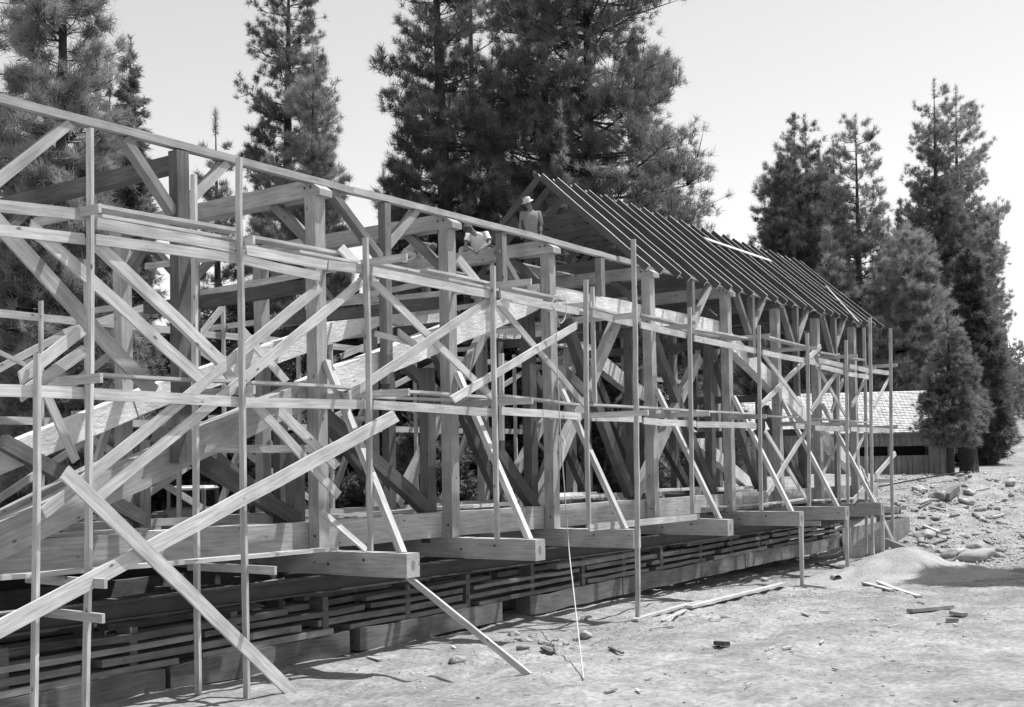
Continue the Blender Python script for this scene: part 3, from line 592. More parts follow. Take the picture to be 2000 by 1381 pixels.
# loose clods and chips: uncountable
def scatter(name, n, sampler, s0, s1, m, label, flat=.5):
    T = np.array([(1, 0, 0), (-.6, .8, 0), (-.5, -.8, 0), (0, 0, 1)], float); FT = np.array([(0, 1, 3), (1, 2, 3), (2, 0, 3), (0, 2, 1)])
    Vs = []; Fs = []; c = 0
    for _ in range(n):
        X, Y = sampler(); z = gz(X, Y); s = random.uniform(s0, s1) * random.uniform(.5, 1); a = random.uniform(0, 6.28); k = random.uniform(.3, 1)
        ca, sa = math.cos(a), math.sin(a)
        Q = T * np.array([s, s * k, s * flat]) + RNG.normal(0, s * .2, (4, 3)); R2 = np.array([[ca, -sa, 0], [sa, ca, 0], [0, 0, 1]])
        Vs.append(Q @ R2.T + np.array([X, Y, z - s * .05])); Fs.append(FT + c); c += 4
    return tag(mesh_np(name, np.concatenate(Vs), np.concatenate(Fs), M[m]), label, 'debris' if 'chip' in name else 'gravel', kind='stuff')
def s1():
    t = random.random() ** .6; X = 2 + 32 * t; return X, random.uniform(-9, 1.0) if random.random() < .5 else random.gauss(-2.4, 1.0)
scatter('gravel', 26000, s1, .008, .034, 'rock', 'fine gravel and clods strewn over the dirt')
scatter('wood_chips', 1500, s1, .02, .09, 'straw2', 'scattered wood chips and shavings on the dirt', .12)
def s2():
    p = ongnd(random.uniform(1700, 2050), random.uniform(915, 1112)); return p.x, p.y
scatter('slope_gravel', 4500, s2, .03, .13, 'rock', 'loose gravel covering the rocky slope')
# ------------------------------------------------------------------ barn
bd = 64.0
W1 = atd(1368, 928, bd + 1); W2 = atd(1857, 915, bd - .5); zb = .45; ez = 1.34 + (899 - 842) * bd / F; rz = 1.34 + (899 - 766) * (bd + 5) / F
ba = empty('barn', ((W1.x + W2.x) / 2, (W1.y + W2.y) / 2, zb), 'low board barn with a bright shingle roof beyond the far end of the bridge', 'barn')
u = Vector((W2.x - W1.x, W2.y - W1.y, 0)); LB = u.length; u.normalize(); v = Vector((-u.y, u.x, 0))
if v.dot(FW) < 0: v = -v
O = Vector((W1.x, W1.y, 0))
bm = bmesh.new()
def bq(bm, a, b): # vertical board-and-batten wall pieces from a to b (along u)
    pass
# front wall with an opening, made of vertical boards
n = int(LB / .28); ox0, ox1, oz0, oz1 = LB * (1640 - 1368) / 489, LB * (1812 - 1368) / 489, 1.34 + (899 - 891) * bd / F, 1.34 + (899 - 873) * bd / F
for i in range(n):
    a = LB * i / n; b = LB * (i + 1) / n - .02; off = random.uniform(0, .035)
    segs = [(zb - .8, ez + .12)] if not (ox0 < (a + b) / 2 < ox1) else [(zb - .8, oz0), (oz1, ez + .12)]
    for z0, z1 in segs:
        z0 += random.uniform(0, .02)
        P = [O + u * a - v * off, O + u * b - v * off, O + u * b - v * (off - .03), O + u * a - v * (off - .03)]
        vs = [bm.verts.new((q.x, q.y, z)) for z in (z0, z1) for q in P]
        for f in ((0, 1, 5, 4), (1, 2, 6, 5), (2, 3, 7, 6), (3, 0, 4, 7), (0, 3, 2, 1), (4, 5, 6, 7)): bm.faces.new([vs[k] for k in f])
me = bpy.data.meshes.new('wall'); bm.to_mesh(me); bm.free(); link('front_wall', me, M['board'], ba)
D2 = 10.0
def tri(pts, name, m, par=ba):
    me = bpy.data.meshes.new(name); me.from_pydata([tuple(q) for q in pts], [], [tuple(range(len(pts)))]); me.update(); return link(name, me, M[m], par)
def Z(p, z): return Vector((p.x, p.y, z))
for s, nm in ((0.02, 'left_gable'), (LB - .02, 'right_gable')):
    a = O + u * s; V = [Z(a, zb - .8), Z(a + v * D2, zb - .8), Z(a + v * D2, ez), Z(a + v * D2 / 2, rz - .05), Z(a, ez)]
    e = u * .06; V2 = V + [q + e for q in V]; me = bpy.data.meshes.new(nm); me.from_pydata([tuple(q) for q in V2], [], [(0, 1, 2, 3, 4), (9, 8, 7, 6, 5)] + [(k, (k + 1) % 5, 5 + (k + 1) % 5, 5 + k) for k in range(5)]); me.update(); link(nm, me, M['board'], ba)
a = O + v * D2; quadslab(ba, 'rear_wall', a, a + u * LB, zb - .8, ez, .05, 'board')
op = tri([Z(O + u * ox0 + v * .5, oz0 - .3), Z(O + u * ox1 + v * .5, oz0 - .3), Z(O + u * ox1 + v * .5, oz1 + .3), Z(O + u * ox0 + v * .5, oz1 + .3)], 'opening_shade', 'hole')  # black sheet stands in for the unlit interior behind the opening
bar(ba, 'window_post', Z(O + u * (ox0 * .42 + ox1 * .58) - v * .02, oz0 - .02), Z(O + u * (ox0 * .42 + ox1 * .58) - v * .02, oz1 + .02), .14, .08, 'board', v)
# roof: shingle courses as steps
def roof(side):
    V = []; Fs = []; nc = 26; base = O + (v * -0.45 if side == 0 else v * (D2 + .45)); dirv = v if side == 0 else -v; half = D2 / 2 + .45
    for c in range(nc):
        t0, t1 = c / nc, (c + 1) / nc; nn = 60
        for k in range(nn):
            a0 = -.4 + (LB + .8) * k / nn; a1 = -.4 + (LB + .8) * (k + 1) / nn - .015; h = random.uniform(.02, .05); d0 = random.uniform(-.03, .03)
            p = [base + u * a0 + dirv * (half * t0 + d0), base + u * a1 + dirv * (half * t0 + d0), base + u * a1 + dirv * half * t1, base + u * a0 + dirv * half * t1]
            zz0 = ez - .12 + (rz - ez + .12) * t0; zz1 = ez - .12 + (rz - ez + .12) * t1
            i = len(V); V += [(p[0].x, p[0].y, zz0 + h), (p[1].x, p[1].y, zz0 + h), (p[2].x, p[2].y, zz1 + .004), (p[3].x, p[3].y, zz1 + .004), (p[0].x, p[0].y, zz0 - .04), (p[1].x, p[1].y, zz0 - .04)]
            Fs += [(i, i + 1, i + 2, i + 3), (i + 4, i + 5, i + 1, i)]
    me = bpy.data.meshes.new('roof'); me.from_pydata(V, [], Fs); me.update(); link('roof', me, M['shingle'], ba)
roof(0); roof(1)
# ------------------------------------------------------------------ truck
tp = atd(362, 950, 34); tz = gz(tp.x, tp.y)
tr = empty('truck', (tp.x, tp.y, tz), 'old truck with a white cab roof parked behind the bridge at left', 'truck')
tu = Vector((RT.x, RT.y, 0)).normalized(); tv = Vector((FW.x, FW.y, 0)).normalized()
def TB(name, x0, x1, y0, y1, z0, z1, m, bev=.06, tx=0.0, par=None):
    bm = bmesh.new(); vs = []
    for z in (z0, z1):
        k = tx if z == z1 else 0
        for (a, b) in ((x0 + k, y0 + k), (x1 - k, y0 + k), (x1 - k, y1 - k), (x0 + k, y1 - k)):
            q = tu * a + tv * b; vs.append(bm.verts.new((tp.x + q.x, tp.y + q.y, tz + z)))
    for f in ((3, 2, 1, 0), (4, 5, 6, 7), (0, 1, 5, 4), (1, 2, 6, 5), (2, 3, 7, 6), (3, 0, 4, 7)): bm.faces.new([vs[k] for k in f])
    if bev: bmesh.ops.bevel(bm, geom=bm.edges[:], offset=bev, segments=3, affect='EDGES')
    me = bpy.data.meshes.new(name); bm.to_mesh(me); bm.free(); return link(name, me, M[m], par or tr)
rt = 1.34 - (948 - 924) * 34 / F - tz
TB('hood', -1.0, -.42, -.1, 1.4, .5, rt - .72, 'paint'); TB('cab', -.62, .70, -.1, 1.5, .45, rt - .62, 'paint'); TB('roof', -.50, .62, -.05, 1.45, rt - .12, rt, 'roofp', .05, .04)
for a, b in ((-.52, -.44), (.1 + .36, .1 + .46)):
    for y0 in (-.06, 1.36): TB('window_pillar', a, b + .02, y0, y0 + .09, rt - .68, rt - .1, 'paint', .02)
TB('window_glass', -.44, .46, 0, .012, rt - .64, rt - .13, 'glass', 0); TB('rear_window_glass', -.44, .46, 1.40, 1.412, rt - .6, rt - .13, 'glass', 0)
TB('fender', -1.1, -.6, -.25, .5, .35, .75, 'paint', .12)
TB('bed', .75, 2.6, -.1, 1.5, .6, rt - .95, 'paint', .03)
for x in (-.8, 2.0):
    for y in (-.12, 1.4):
        c = Vector((tp.x, tp.y, tz)) + tu * x + tv * y + Vector((0, 0, .36)); V, Fc = tubes([([c - tv * .1, c - tv * .099, c + tv * .1, c + tv * .101], [.01, .36, .36, .01])], 20); mesh_np('wheel', V, Fc, M['hole'], tr)
# ------------------------------------------------------------------ people
def skin_mesh(verts, edges, rads, sub=2):
    me = bpy.data.meshes.new('sk'); me.from_pydata([tuple(v) for v in verts], edges, []); o = bpy.data.objects.new('sk', me); COL.objects.link(o)
    md = o.modifiers.new('s', 'SKIN'); md.use_smooth_shade = True
    for i, r in enumerate(rads):
        r = r if isinstance(r, tuple) else (r, r); o.data.skin_vertices[0].data[i].radius = r
    o.data.skin_vertices[0].data[0].use_root = True
    s = o.modifiers.new('u', 'SUBSURF'); s.levels = s.render_levels = sub
    dg = bpy.context.evaluated_depsgraph_get(); r = bpy.data.meshes.new_from_object(o.evaluated_get(dg)); bpy.data.objects.remove(o); return r
def person(name, J, label, shirt, legs, hat, facing, sleeves=True):
    """J: world joints hip, chest, neck, head, shoulders, elbows, wrists, knees, ankles"""
    root = empty('person', (J['hip'].x, J['hip'].y, min(J['aL'].z, J['aR'].z) - .08), label, 'person')
    f = Vector(facing).normalized()
    hd = J['head']; up = (J['head'] - J['neck']).normalized()
    keys = ['hip', 'belly', 'chest', 'neck', 'sL', 'eL', 'wL', 'sR', 'eR', 'wR', 'hL', 'kL', 'aL', 'hR', 'kR', 'aR', 'head', 'top']
    J['belly'] = (J['hip'] + J['chest']) / 2; J['top'] = hd + up * .10; sd = (J['sR'] - J['sL']).normalized()
    J['hL'] = J['hip'] - sd * .1; J['hR'] = J['hip'] + sd * .1
    idx = {k: i for i, k in enumerate(keys)}
    V = [J[k] for k in keys]; R_ = [.11, .10, .11, .055, .05, .038, .026, .05, .038, .026, .085, .055, .036, .085, .055, .036, .088, .07]
    Ed = [('hip', 'belly'), ('belly', 'chest'), ('chest', 'neck'), ('neck', 'head'), ('head', 'top'), ('chest', 'sL'), ('sL', 'eL'), ('eL', 'wL'), ('chest', 'sR'), ('sR', 'eR'), ('eR', 'wR'), ('hip', 'hL'), ('hL', 'kL'), ('kL', 'aL'), ('hip', 'hR'), ('hR', 'kR'), ('kR', 'aR')]
    Ed = [(idx[a], idx[b]) for a, b in Ed]
    for s in ('L', 'R'):
        wpt = J['w' + s]; d = (wpt - J['e' + s]).normalized(); n = d.cross(f); n = n.normalized() if n.length > .1 else sd.copy()
        pi = len(V); V.append(wpt + d * .06); R_.append((.035, .02)); Ed.append((idx['w' + s], pi))
        for k, (o_, l_) in enumerate(((-.03, .085), (-.01, .1), (.01, .095), (.03, .075))):
            a = len(V); V.append(wpt + d * .10 + n * o_); R_.append(.009); V.append(wpt + d * (.10 + l_ * .5) + n * o_ * 1.2 + f * .008); R_.append(.008); V.append(wpt + d * (.10 + l_ * .85) + n * o_ * 1.2 + f * .03); R_.append(.007)
            Ed += [(pi, a), (a, a + 1), (a + 1, a + 2)]
        a = len(V); V.append(wpt + d * .05 + n * -.045 + f * .01); R_.append(.010); V.append(wpt + d * .09 + n * -.06 + f * .025); R_.append(.008); Ed += [(pi, a), (a, a + 1)]
        # foot
        a = len(V); V.append(J['a' + s] + Vector((0, 0, -.05)) + Vector((f.x, f.y, 0)).normalized() * .16); R_.append((.045, .03)); Ed.append((idx['a' + s], a))
    link('body', skin_mesh(V, Ed, R_), M['skin'], root)
    # face: nose, ears
    sx = f.cross(up).normalized()
    P = [([hd + f * .075 + up * .01, hd + f * .115 - up * .015, hd + f * .085 - up * .035], [.012, .016, .012]), ([hd + sx * .082 + up * .02, hd + sx * .09 - up * .03], [.018, .012]), ([hd - sx * .082 + up * .02, hd - sx * .09 - up * .03], [.018, .012])]
    V2, F2 = tubes(P, 6); mesh_np('face_features', V2, F2, M['skin'], root)
    P = [([hd + f * .088 + sx * s * .032 + up * .018, hd + f * .094 + sx * s * .032 + up * .018], [.012, .004]) for s in (1, -1)] + [([hd + f * .09 - up * .055 - sx * .025, hd + f * .098 - up * .057, hd + f * .09 - up * .055 + sx * .025], [.006, .008, .006])]
    V2, F2 = tubes(P, 6); mesh_np('eyes_and_mouth', V2, F2, M['cap'], root)
    # shirt: lofted torso with sleeves
    ax_ = (J['chest'] - J['hip']).normalized(); fo = (f - sd * f.dot(sd)).normalized()
    def rings(rr, n=16):
        V = []; Fs = []
        for i, (c, hw, hd_, nx) in enumerate(rr):
            dv = nx.cross(sd).normalized()
            for k in range(n):
                q = 2 * math.pi * k / n; cc, sn = math.cos(q), math.sin(q)
                cc = math.copysign(abs(cc) ** .8, cc); sn = math.copysign(abs(sn) ** .8, sn)
                V.append(tuple(c + sd * cc * hw + dv * sn * hd_ + ax_ * .006 * noise.noise(Vector((q * 2, i, 1)))))
            if i:
                for k in range(n): Fs.append(((i - 1) * n + k, (i - 1) * n + (k + 1) % n, i * n + (k + 1) % n, i * n + k))
        return V, Fs
    sh = (J['sL'] + J['sR']) / 2; hwS = (J['sR'] - J['sL']).length / 2; nk = J['neck']; hp = J['hip']; ch = J['chest']
    rr = [(hp - ax_ * .10, .18, .13, ax_), (hp, .185, .135, ax_), (hp.lerp(ch, .45), .175, .125, ax_), (ch, .205, .14, ax_), (ch.lerp(sh, .55), max(.21, hwS * 1.05), .13, ax_), (sh, hwS * 1.05, .10, ax_), (sh.lerp(nk, .45), hwS * .62, .065, ax_), (sh.lerp(nk, .85), .066, .06, ax_)]
    V, Fs = rings(rr); V = list(V); Fs = list(Fs)
    for s_ in ('L', 'R'):
        a_, e_, w_ = J['s' + s_], J['e' + s_], J['w' + s_]; inn = a_ + (sh - a_) * .25
        P = [inn, a_, a_.lerp(e_, .5), e_, e_.lerp(w_, .5), e_.lerp(w_, .92)] if sleeves else [inn, a_, a_.lerp(e_, .35), a_.lerp(e_, .68)]
        rd = [.05, .074, .066, .058, .052, .042] if sleeves else [.05, .078, .075, .072]
        v2, f2 = tubes([(P, rd)], 12); o_ = len(V); V += [tuple(q) for q in v2]; Fs += [tuple(int(i) + o_ for i in q) for q in f2]
    me = bpy.data.meshes.new('shirt'); me.from_pydata(V, [], Fs); me.update(); so_ = link('shirt', me, M[shirt], root)
    for p in me.polygons: p.use_smooth = True
    ks = ['hip', 'hL', 'kL', 'aL', 'hR', 'kR', 'aR']; R4 = [.105, .10, .072, .058, .105, .072, .058]; ii = {k: i for i, k in enumerate(ks)}
    link('trousers', skin_mesh([J[k] for k in ks], [(ii[a], ii[b]) for a, b in (('hip', 'hL'), ('hL', 'kL'), ('kL', 'aL'), ('hip', 'hR'), ('hR', 'kR'), ('kR', 'aR'))], R4), M[legs], root)
    hb = J['hip'] - ax_ * .09; c_ = [hb + sd * math.cos(q) * .182 + fo * math.sin(q) * .134 for q in [k * math.pi / 8 for k in range(17)]]; V2, F2 = tubes([(c_, [.02] * 17)], 6); mesh_np('belt', V2, F2, M['cap'], root)
    V2, F2 = tubes([([J['neck'].lerp(J['chest'], .35) - sd * .075 + f * .03, J['neck'].lerp(J['chest'], .6) + f * .11, J['neck'].lerp(J['chest'], .35) + sd * .075 + f * .03], [.022, .018, .022])], 6); mesh_np('collar', V2, F2, M[shirt], root)
    if hat:
        hm, brim = hat; c = hd + up * .055
        V2, F2 = tubes([([c - up * .012, c - up * .005, c, c + up * .055, c + up * .105, c + up * .118, c + up * .10], [.001, brim, .108, .104, .094, .06, .001])], 20)
        o = mesh_np('hat', V2, F2, M[hm], root)
        for p in o.data.polygons: p.use_smooth = True
    return root
def VV(*a): return Vector(a)
TC = Vector((-.82, -.57, 0)); TS = Vector((.57, -.82, 0))     # towards the camera; towards the right of the picture
b0 = atx(1037, 455, 14.55); z0 = 6.34
def rel(o, r, t, z): return o + TS * r + TC * t + Vector((0, 0, z))
o1 = Vector((b0.x, b0.y, z0))
person('p1', dict(hip=rel(o1, 0, 0, .98), chest=rel(o1, .0, .02, 1.32), neck=rel(o1, -.01, .04, 1.52), head=rel(o1, -.06, .10, 1.66), sL=rel(o1, .19, .0, 1.45), eL=rel(o1, .27, -.02, 1.17), wL=rel(o1, .25, .08, .92),
       sR=rel(o1, -.19, .02, 1.44), eR=rel(o1, -.27, -.05, 1.16), wR=rel(o1, -.24, .06, .92), kL=rel(o1, .11, .05, .5), aL=rel(o1, .13, -.02, .09), kR=rel(o1, -.11, .06, .5), aR=rel(o1, -.13, 0, .09)),
       'man in a brimmed pale hat and grey work shirt standing before the rafters', 'shirt', 'denim', ('straw', .165), (TC - TS * .6 + Vector((0, 0, -.3))))
tag(bar(None, 'walk_plank', (13.6, o1.y - .4, 6.325), (15.9, o1.y - .4, 6.325), .035, .8, 'new'), 'plank on the tie beams under the standing man', 'plank')
b1 = atx(927, 503, 11.6); o2 = Vector((b1.x, b1.y, 6.24))
person('p2', dict(hip=rel(o2, .10, -.22, .13), chest=rel(o2, .08, .0, .44), neck=rel(o2, -.02, .14, .52), head=rel(o2, -.09, .28, .555), sL=rel(o2, .27, .03, .50), eL=rel(o2, .37, .18, .25), wL=rel(o2, .18, .36, .10),
       sR=rel(o2, -.12, .04, .50), eR=rel(o2, -.20, .16, .22), wR=rel(o2, -.02, .34, .06), kL=rel(o2, .34, .22, .10), aL=rel(o2, .40, .1, -.30), kR=rel(o2, -.30, .10, .16), aR=rel(o2, -.32, .12, -.26)),
       'man in a white T-shirt and cap bending over his work on a tie beam', 'tshirt', 'pale', ('cap', .10), (TC * .8 - TS * .7 + Vector((0, 0, -.6))), sleeves=False)
b2 = at(806, 508, 4.4); o3 = Vector((b2.x, b2.y, b2.z - .05))
person('p3', dict(hip=rel(o3, -.10, 0, .22), chest=rel(o3, .12, .02, .42), neck=rel(o3, .3, .05, .42), head=rel(o3, .42, .06, .38), sL=rel(o3, .22, -.14, .44), eL=rel(o3, .34, -.1, .2), wL=rel(o3, .42, 0, .02),
       sR=rel(o3, .20, .16, .42), eR=rel(o3, .2, .2, .16), wR=rel(o3, .3, .2, -.05), kL=rel(o3, .12, -.1, .12), aL=rel(o3, -.15, -.12, -.05), kR=rel(o3, .12, .16, .12), aR=rel(o3, -.15, .15, -.05)),
       'man in pale clothes crouching low behind a post on the far side', 'shirt', 'pale', ('cap', .10), (TS + Vector((0, 0, -.8))), sleeves=True)
tag(bar(None, 'walk_plank', (o3.x - 1.2, o3.y - .35, o3.z - .12), (o3.x + 1.6, o3.y - .35, o3.z - .12), .04, .7, 'new'), 'plank under the crouching man on the far side', 'plank')
# cloth bundle and a little cord
c0 = at(1097, 868, -.05); V2, F2 = tubes([([c0 + Vector((0, 0, .22)), c0 + Vector((.05, 0, .1)), c0 + Vector((.09, 0, -.02)), c0 + Vector((.02, 0, -.12)), c0 + Vector((.03, 0, -.3))], [.01, .035, .045, .03, .01]), ([c0 + Vector((-.02, 0, .05)), c0 + Vector((.03, 0, -.1)), c0 + Vector((.0, 0, -.45))], [.03, .035, .02])], 8)
cl.location = c0; mesh_np('cloth', V2, F2, M['tshirt'], cl)
# ------------------------------------------------------------------ trees
def needles(P, D, size, K, spread, wdt, rng):
    """tufts of K thin blades at P pointing around D"""
    n = len(P); P = np.repeat(P, K, 0); D = np.repeat(D, K, 0)
    d = D + rng.normal(0, spread, P.shape); d /= np.linalg.norm(d, axis=1, keepdims=True) + 1e-9
    l = size * rng.uniform(.55, 1.1, (len(P), 1)); s = rng.normal(0, 1, P.shape); s = np.cross(d, s); s /= np.linalg.norm(s, axis=1, keepdims=True) + 1e-9
    wv = s * wdt * rng.uniform(.7, 1.3, (len(P), 1)); o = P + rng.normal(0, size * .15, P.shape)
    V = np.stack([o - wv * .5, o + wv * .5, o + d * l + wv * .25], 1).reshape(-1, 3); return V, np.arange(len(V)).reshape(-1, 3)
def tree(px, ytop, D, hw, label, cat='pine tree', fol='mid', ybase=None, cb=.12, trunk=.0, shape=1.0, n=700, tuft=.34, K=16, spread=.55, wd=.035, up=.35, gaps=.25, kind='pine', group=None, wpow=1.0, seed=0, name=None, ztop=None, dens=1.0):
    rng = np.random.default_rng(seed + int(px) + 500); base = atd(px, 900, D); bz = gz(base.x, base.y, False) - .1
    zt = (atd(px, ytop, D).z if ztop is None else ztop); H = zt - bz; W = hw * D / F
    root = empty(name or ('pine_tree' if kind == 'pine' else 'cedar_tree'), (base.x, base.y, bz), label, cat, group)
    tr_ = trunk if trunk else H * .012 + .04
    lean = rng.normal(0, .012, 2)
    def axp(z): return np.array([base.x + lean[0] * z, base.y + lean[1] * z, bz + z])
    paths = [([axp(H * t) for t in (0, .02, .15, .4, .7, .9, .99)], [tr_ * 1.35, tr_ * 1.1, tr_, tr_ * .8, tr_ * .45, tr_ * .15, .01])]
    Ps = []; Ds = []; nb = n
    ts = cb + (1 - cb) * (1 - np.sqrt(rng.uniform(0, 1, nb)) if shape > 0 else rng.uniform(0, 1, nb)) if kind != 'even' else cb + (1 - cb) * rng.uniform(0, 1, nb)
    nwh = max(8, int(H * 1.6)); ph = rng.uniform(0, 6.28, nwh)
    clump = rng.uniform(.55, 1.15, (nwh, 8))
    for i in range(nb):
        t = ts[i]; wi = min(int(t * nwh), nwh - 1)
        if kind == 'pine': t = (wi + rng.normal(.5, .16)) / nwh
        t = min(max(t, cb), .995); a = rng.uniform(0, 6.28); sec = int((a + ph[wi]) / 6.2832 * 8) % 8; cl_ = clump[wi, sec]
        if rng.uniform() < gaps and cl_ < .8: continue
        prof = (1 - (t - cb) / (1 - cb)); r = W * (prof ** (.75 * wpow)) * (1 if t > cb + .12 else .55 + .45 * (t - cb) / .12) * cl_ + W * .05
        L = r * rng.uniform(.72, 1.05); dirh = np.array([math.cos(a), math.sin(a), 0]); p0 = axp(t * H)
        rise = up * (.4 + .9 * t) if kind == 'pine' else up
        mid = p0 + dirh * L * .55 + np.array([0, 0, L * .55 * rise * .5]); end = p0 + dirh * L + np.array([0, 0, L * rise])
        if L > .5 and i % 2 == 0: paths.append(([p0, mid, end], [max(.012, L * .016), max(.009, L * .010), .005]))
        if kind == 'pine':
            m_ = int(4 + L / tuft * .95 * dens)
            for k in range(m_):
                f = rng.uniform(.18 if t > .6 else .38, 1.0) ** .7; q = p0 + (mid - p0) * min(f / .55, 1) if f < .55 else mid + (end - mid) * (f - .55) / .45
                side = np.array([-dirh[1], dirh[0], 0]) * rng.normal(0, .26) * L * (1.15 - f) * 1.3
                q2 = q + side + np.array([0, 0, abs(rng.normal(0, .09)) * L + .05]) + dirh * abs(side).sum() * .4
                if L > 1.0 and k % 2: paths.append(([q, q2], [.012 + L * .002, .006]))
                Ps.append(q2); Ds.append(dirh * .5 + np.array([0, 0, .75]) + rng.normal(0, .25, 3))
        else:
            m_ = max(2, int(L / (tuft * .55)) + 1)
            for k in range(m_ * 2):
                f = rng.uniform(.15, 1.0) ** .8; q = p0 + (mid - p0) * min(f / .55, 1) if f < .55 else mid + (end - mid) * (f - .55) / .45
                q = q + rng.normal(0, 1, 3) * np.array([.16, .16, .10]) * L * f * .9; dd = dirh * (.7 + f * .3) + np.array([0, 0, .1]) + rng.normal(0, .3, 3)
                Ps.append(q); Ds.append(dd)
    for k in range(6): Ps.append(axp(H * (1 - .01 * k))); Ds.append(np.array([0, 0, 1.]))
    V, Fc = needles(np.array(Ps), np.array(Ds), tuft, K, spread, wd, rng); o = mesh_np('crown', V, Fc, FOL[fol], root)
    V, Fc = tubes(paths, 5); mesh_np('trunk', V, Fc, M['bark'], root)
    return root
T = tree
PI = dict(K=40, spread=.8, wd=.017)
PF = dict(K=30, spread=.85, wd=.036)
T(110, -320, 30, 165, 'big blurred pine filling the left edge of the picture', fol='pale', cb=.06, n=620, tuft=.36, gaps=.15, wpow=.45, dens=1.2, **PI)
T(-10, -200, 34, 150, 'pine with a loose crown just beyond the left edge', fol='mid', cb=.06, n=420, tuft=.40, gaps=.1, wpow=.5, **PI)
T(252, 66, 38, 66, 'dense cone shaped cedar right of the blurred pine', 'cedar tree', 'mid', kind='cedar', cb=.03, n=1500, tuft=.26, K=16, wd=.035, up=.15, gaps=.12, wpow=.62)
T(205, 130, 42, 95, 'dark fir behind the cone shaped cedar', 'fir tree', 'dark', kind='cedar', cb=.02, n=1100, tuft=.28, K=14, wd=.045, up=.1, gaps=.12)
T(430, 218, 46, 100, 'thin young pine with a bare pointed top between the left trees', fol='mid', wpow=.8, cb=.10, n=300, tuft=.30, gaps=.25, **PI)
T(557, -150, 52, 118, 'tall straight pine whose bare trunk shows against the sky', fol='dark', cb=.42, n=420, tuft=.30, gaps=.35, wpow=.6, trunk=.34, **PI)
T(603, 74, 46, 118, 'full pine standing right against the tall straight one', fol='pale', cb=.04, n=620, tuft=.32, gaps=.15, wpow=.65, dens=1.4, **PI)
T(520, 300, 44, 125, 'low bushy pine below the tall straight one', fol='mid', cb=.02, n=380, tuft=.32, gaps=.15, **PI)
T(664, 240, 50, 78, 'narrow pine at the right shoulder of the full pine', fol='pale', cb=.02, n=380, tuft=.30, gaps=.2, dens=1.2, **PI)
T(751, 318, 58, 62, 'small distant pine left of the big dark pines', fol='mid', cb=.02, n=260, tuft=.34, gaps=.25, **PI)
T(893, -330, 40, 140, 'leftmost of the three big dark pines, ragged at its left side', fol='dark', cb=.24, n=520, tuft=.31, gaps=.25, wpow=.28, trunk=.34, dens=1.5, **PI)
T(932, -260, 47, 120, 'slim dark trunked pine beside the leftmost big one', fol='dark', cb=.2, n=320, tuft=.31, gaps=.25, wpow=.4, trunk=.22, dens=1.45, **PI)
T(1076, -330, 44, 140, 'middle one of the big dark pines', fol='mid', cb=.25, n=330, tuft=.31, gaps=.3, wpow=.4, trunk=.28, dens=1.45, **PI)
T(1167, -420, 42, 236, 'biggest pine with a thick trunk above the ridge of the rafters', fol='mid', cb=.25, n=560, tuft=.33, gaps=.25, wpow=.22, trunk=.30, up=.16, dens=1.6, **PI)
T(1098, 195, 38, 54, 'feathery cedar rising just behind the first rafters', 'cedar tree', 'pale', kind='cedar', cb=.05, n=800, tuft=.24, K=18, wd=.025, up=.25, gaps=.15)
T(1010, 330, 42, 95, 'dense cedar in the dark behind the standing man', 'cedar tree', 'dark', kind='cedar', cb=.02, n=900, tuft=.26, K=16, wd=.035, up=.2, gaps=.12)
T(850, 380, 44, 100, 'dense low cedar behind the man in the white shirt', 'cedar tree', 'dark', kind='cedar', cb=.02, n=900, tuft=.26, K=16, wd=.035, up=.2, gaps=.12)
T(1255, 400, 48, 80, 'young pine under the right boughs of the biggest pine', fol='mid', cb=.05, n=220, tuft=.32, gaps=.2, **PI)
T(1378, 432, 60, 30, 'small pine tip peeping over the rafters', fol='mid', cb=.05, n=110, tuft=.34, **PI)
T(1437, 458, 95, 42, 'small hazy tree peeping over the ridge, left one', 'tree', 'pale', kind='even', cb=.05, n=300, tuft=.36, wd=.04, name='leafy_tree'); T(1472, 466, 95, 34, 'small hazy tree peeping over the ridge, right one', 'tree', 'pale', kind='even', cb=.05, n=300, tuft=.36, wd=.04, name='leafy_tree')
T(1558, 224, 104, 104, 'dense dark pine at the left of the far right group', fol='dark', cb=.02, n=900, tuft=.5, gaps=.12, wpow=.42, dens=1.9, **PF)
T(1601, 222, 110, 92, 'dark pine with a flat forked top in the far right group', fol='dark', cb=.02, n=700, tuft=.5, gaps=.15, wpow=.42, dens=1.9, **PF)
T(1534, 330, 102, 84, 'dark bushy pine at the outer left of the far right group', fol='dark', cb=.02, n=562, tuft=.60, gaps=.12, wpow=.42, dens=1.9, **PF)
T(1645, 262, 108, 74, 'narrow pine between the dark group and the long trunked pine', fol='mid', cb=.02, n=450, tuft=.5, gaps=.2, dens=1.6, **PF)
T(1688, 222, 98, 104, 'pine with a long visible trunk in front of the far right group', fol='mid', cb=.1, n=575, tuft=.5, gaps=.22, wpow=.42, trunk=.40, dens=1.6, **PF)
T(1640, 440, 94, 110, 'pale pine low in front of the dark far group', fol='pale', cb=.02, n=575, tuft=.55, gaps=.12, dens=1.3, **PF)
T(1771, 388, 112, 60, 'small pine between the trunked pine and the paired pines', fol='mid', cb=.05, n=275, tuft=.5, gaps=.2, **PF)
T(1838, 148, 118, 84, 'left one of the pair of very tall pines at right', fol='mid', cb=.12, n=650, tuft=.5, gaps=.24, wpow=.4, trunk=.50, dens=1.6, **PF)
T(1876, 162, 122, 100, 'right one of the pair of very tall pines at right', fol='pale', cb=.12, n=700, tuft=.5, gaps=.22, wpow=.42, trunk=.45, dens=1.6, **PF)
T(1742, 425, 106, 72, 'mid grey pine filling the gap behind the trunked pine', fol='mid', cb=.02, n=420, tuft=.5, gaps=.12, wpow=.5, dens=1.7, **PF)
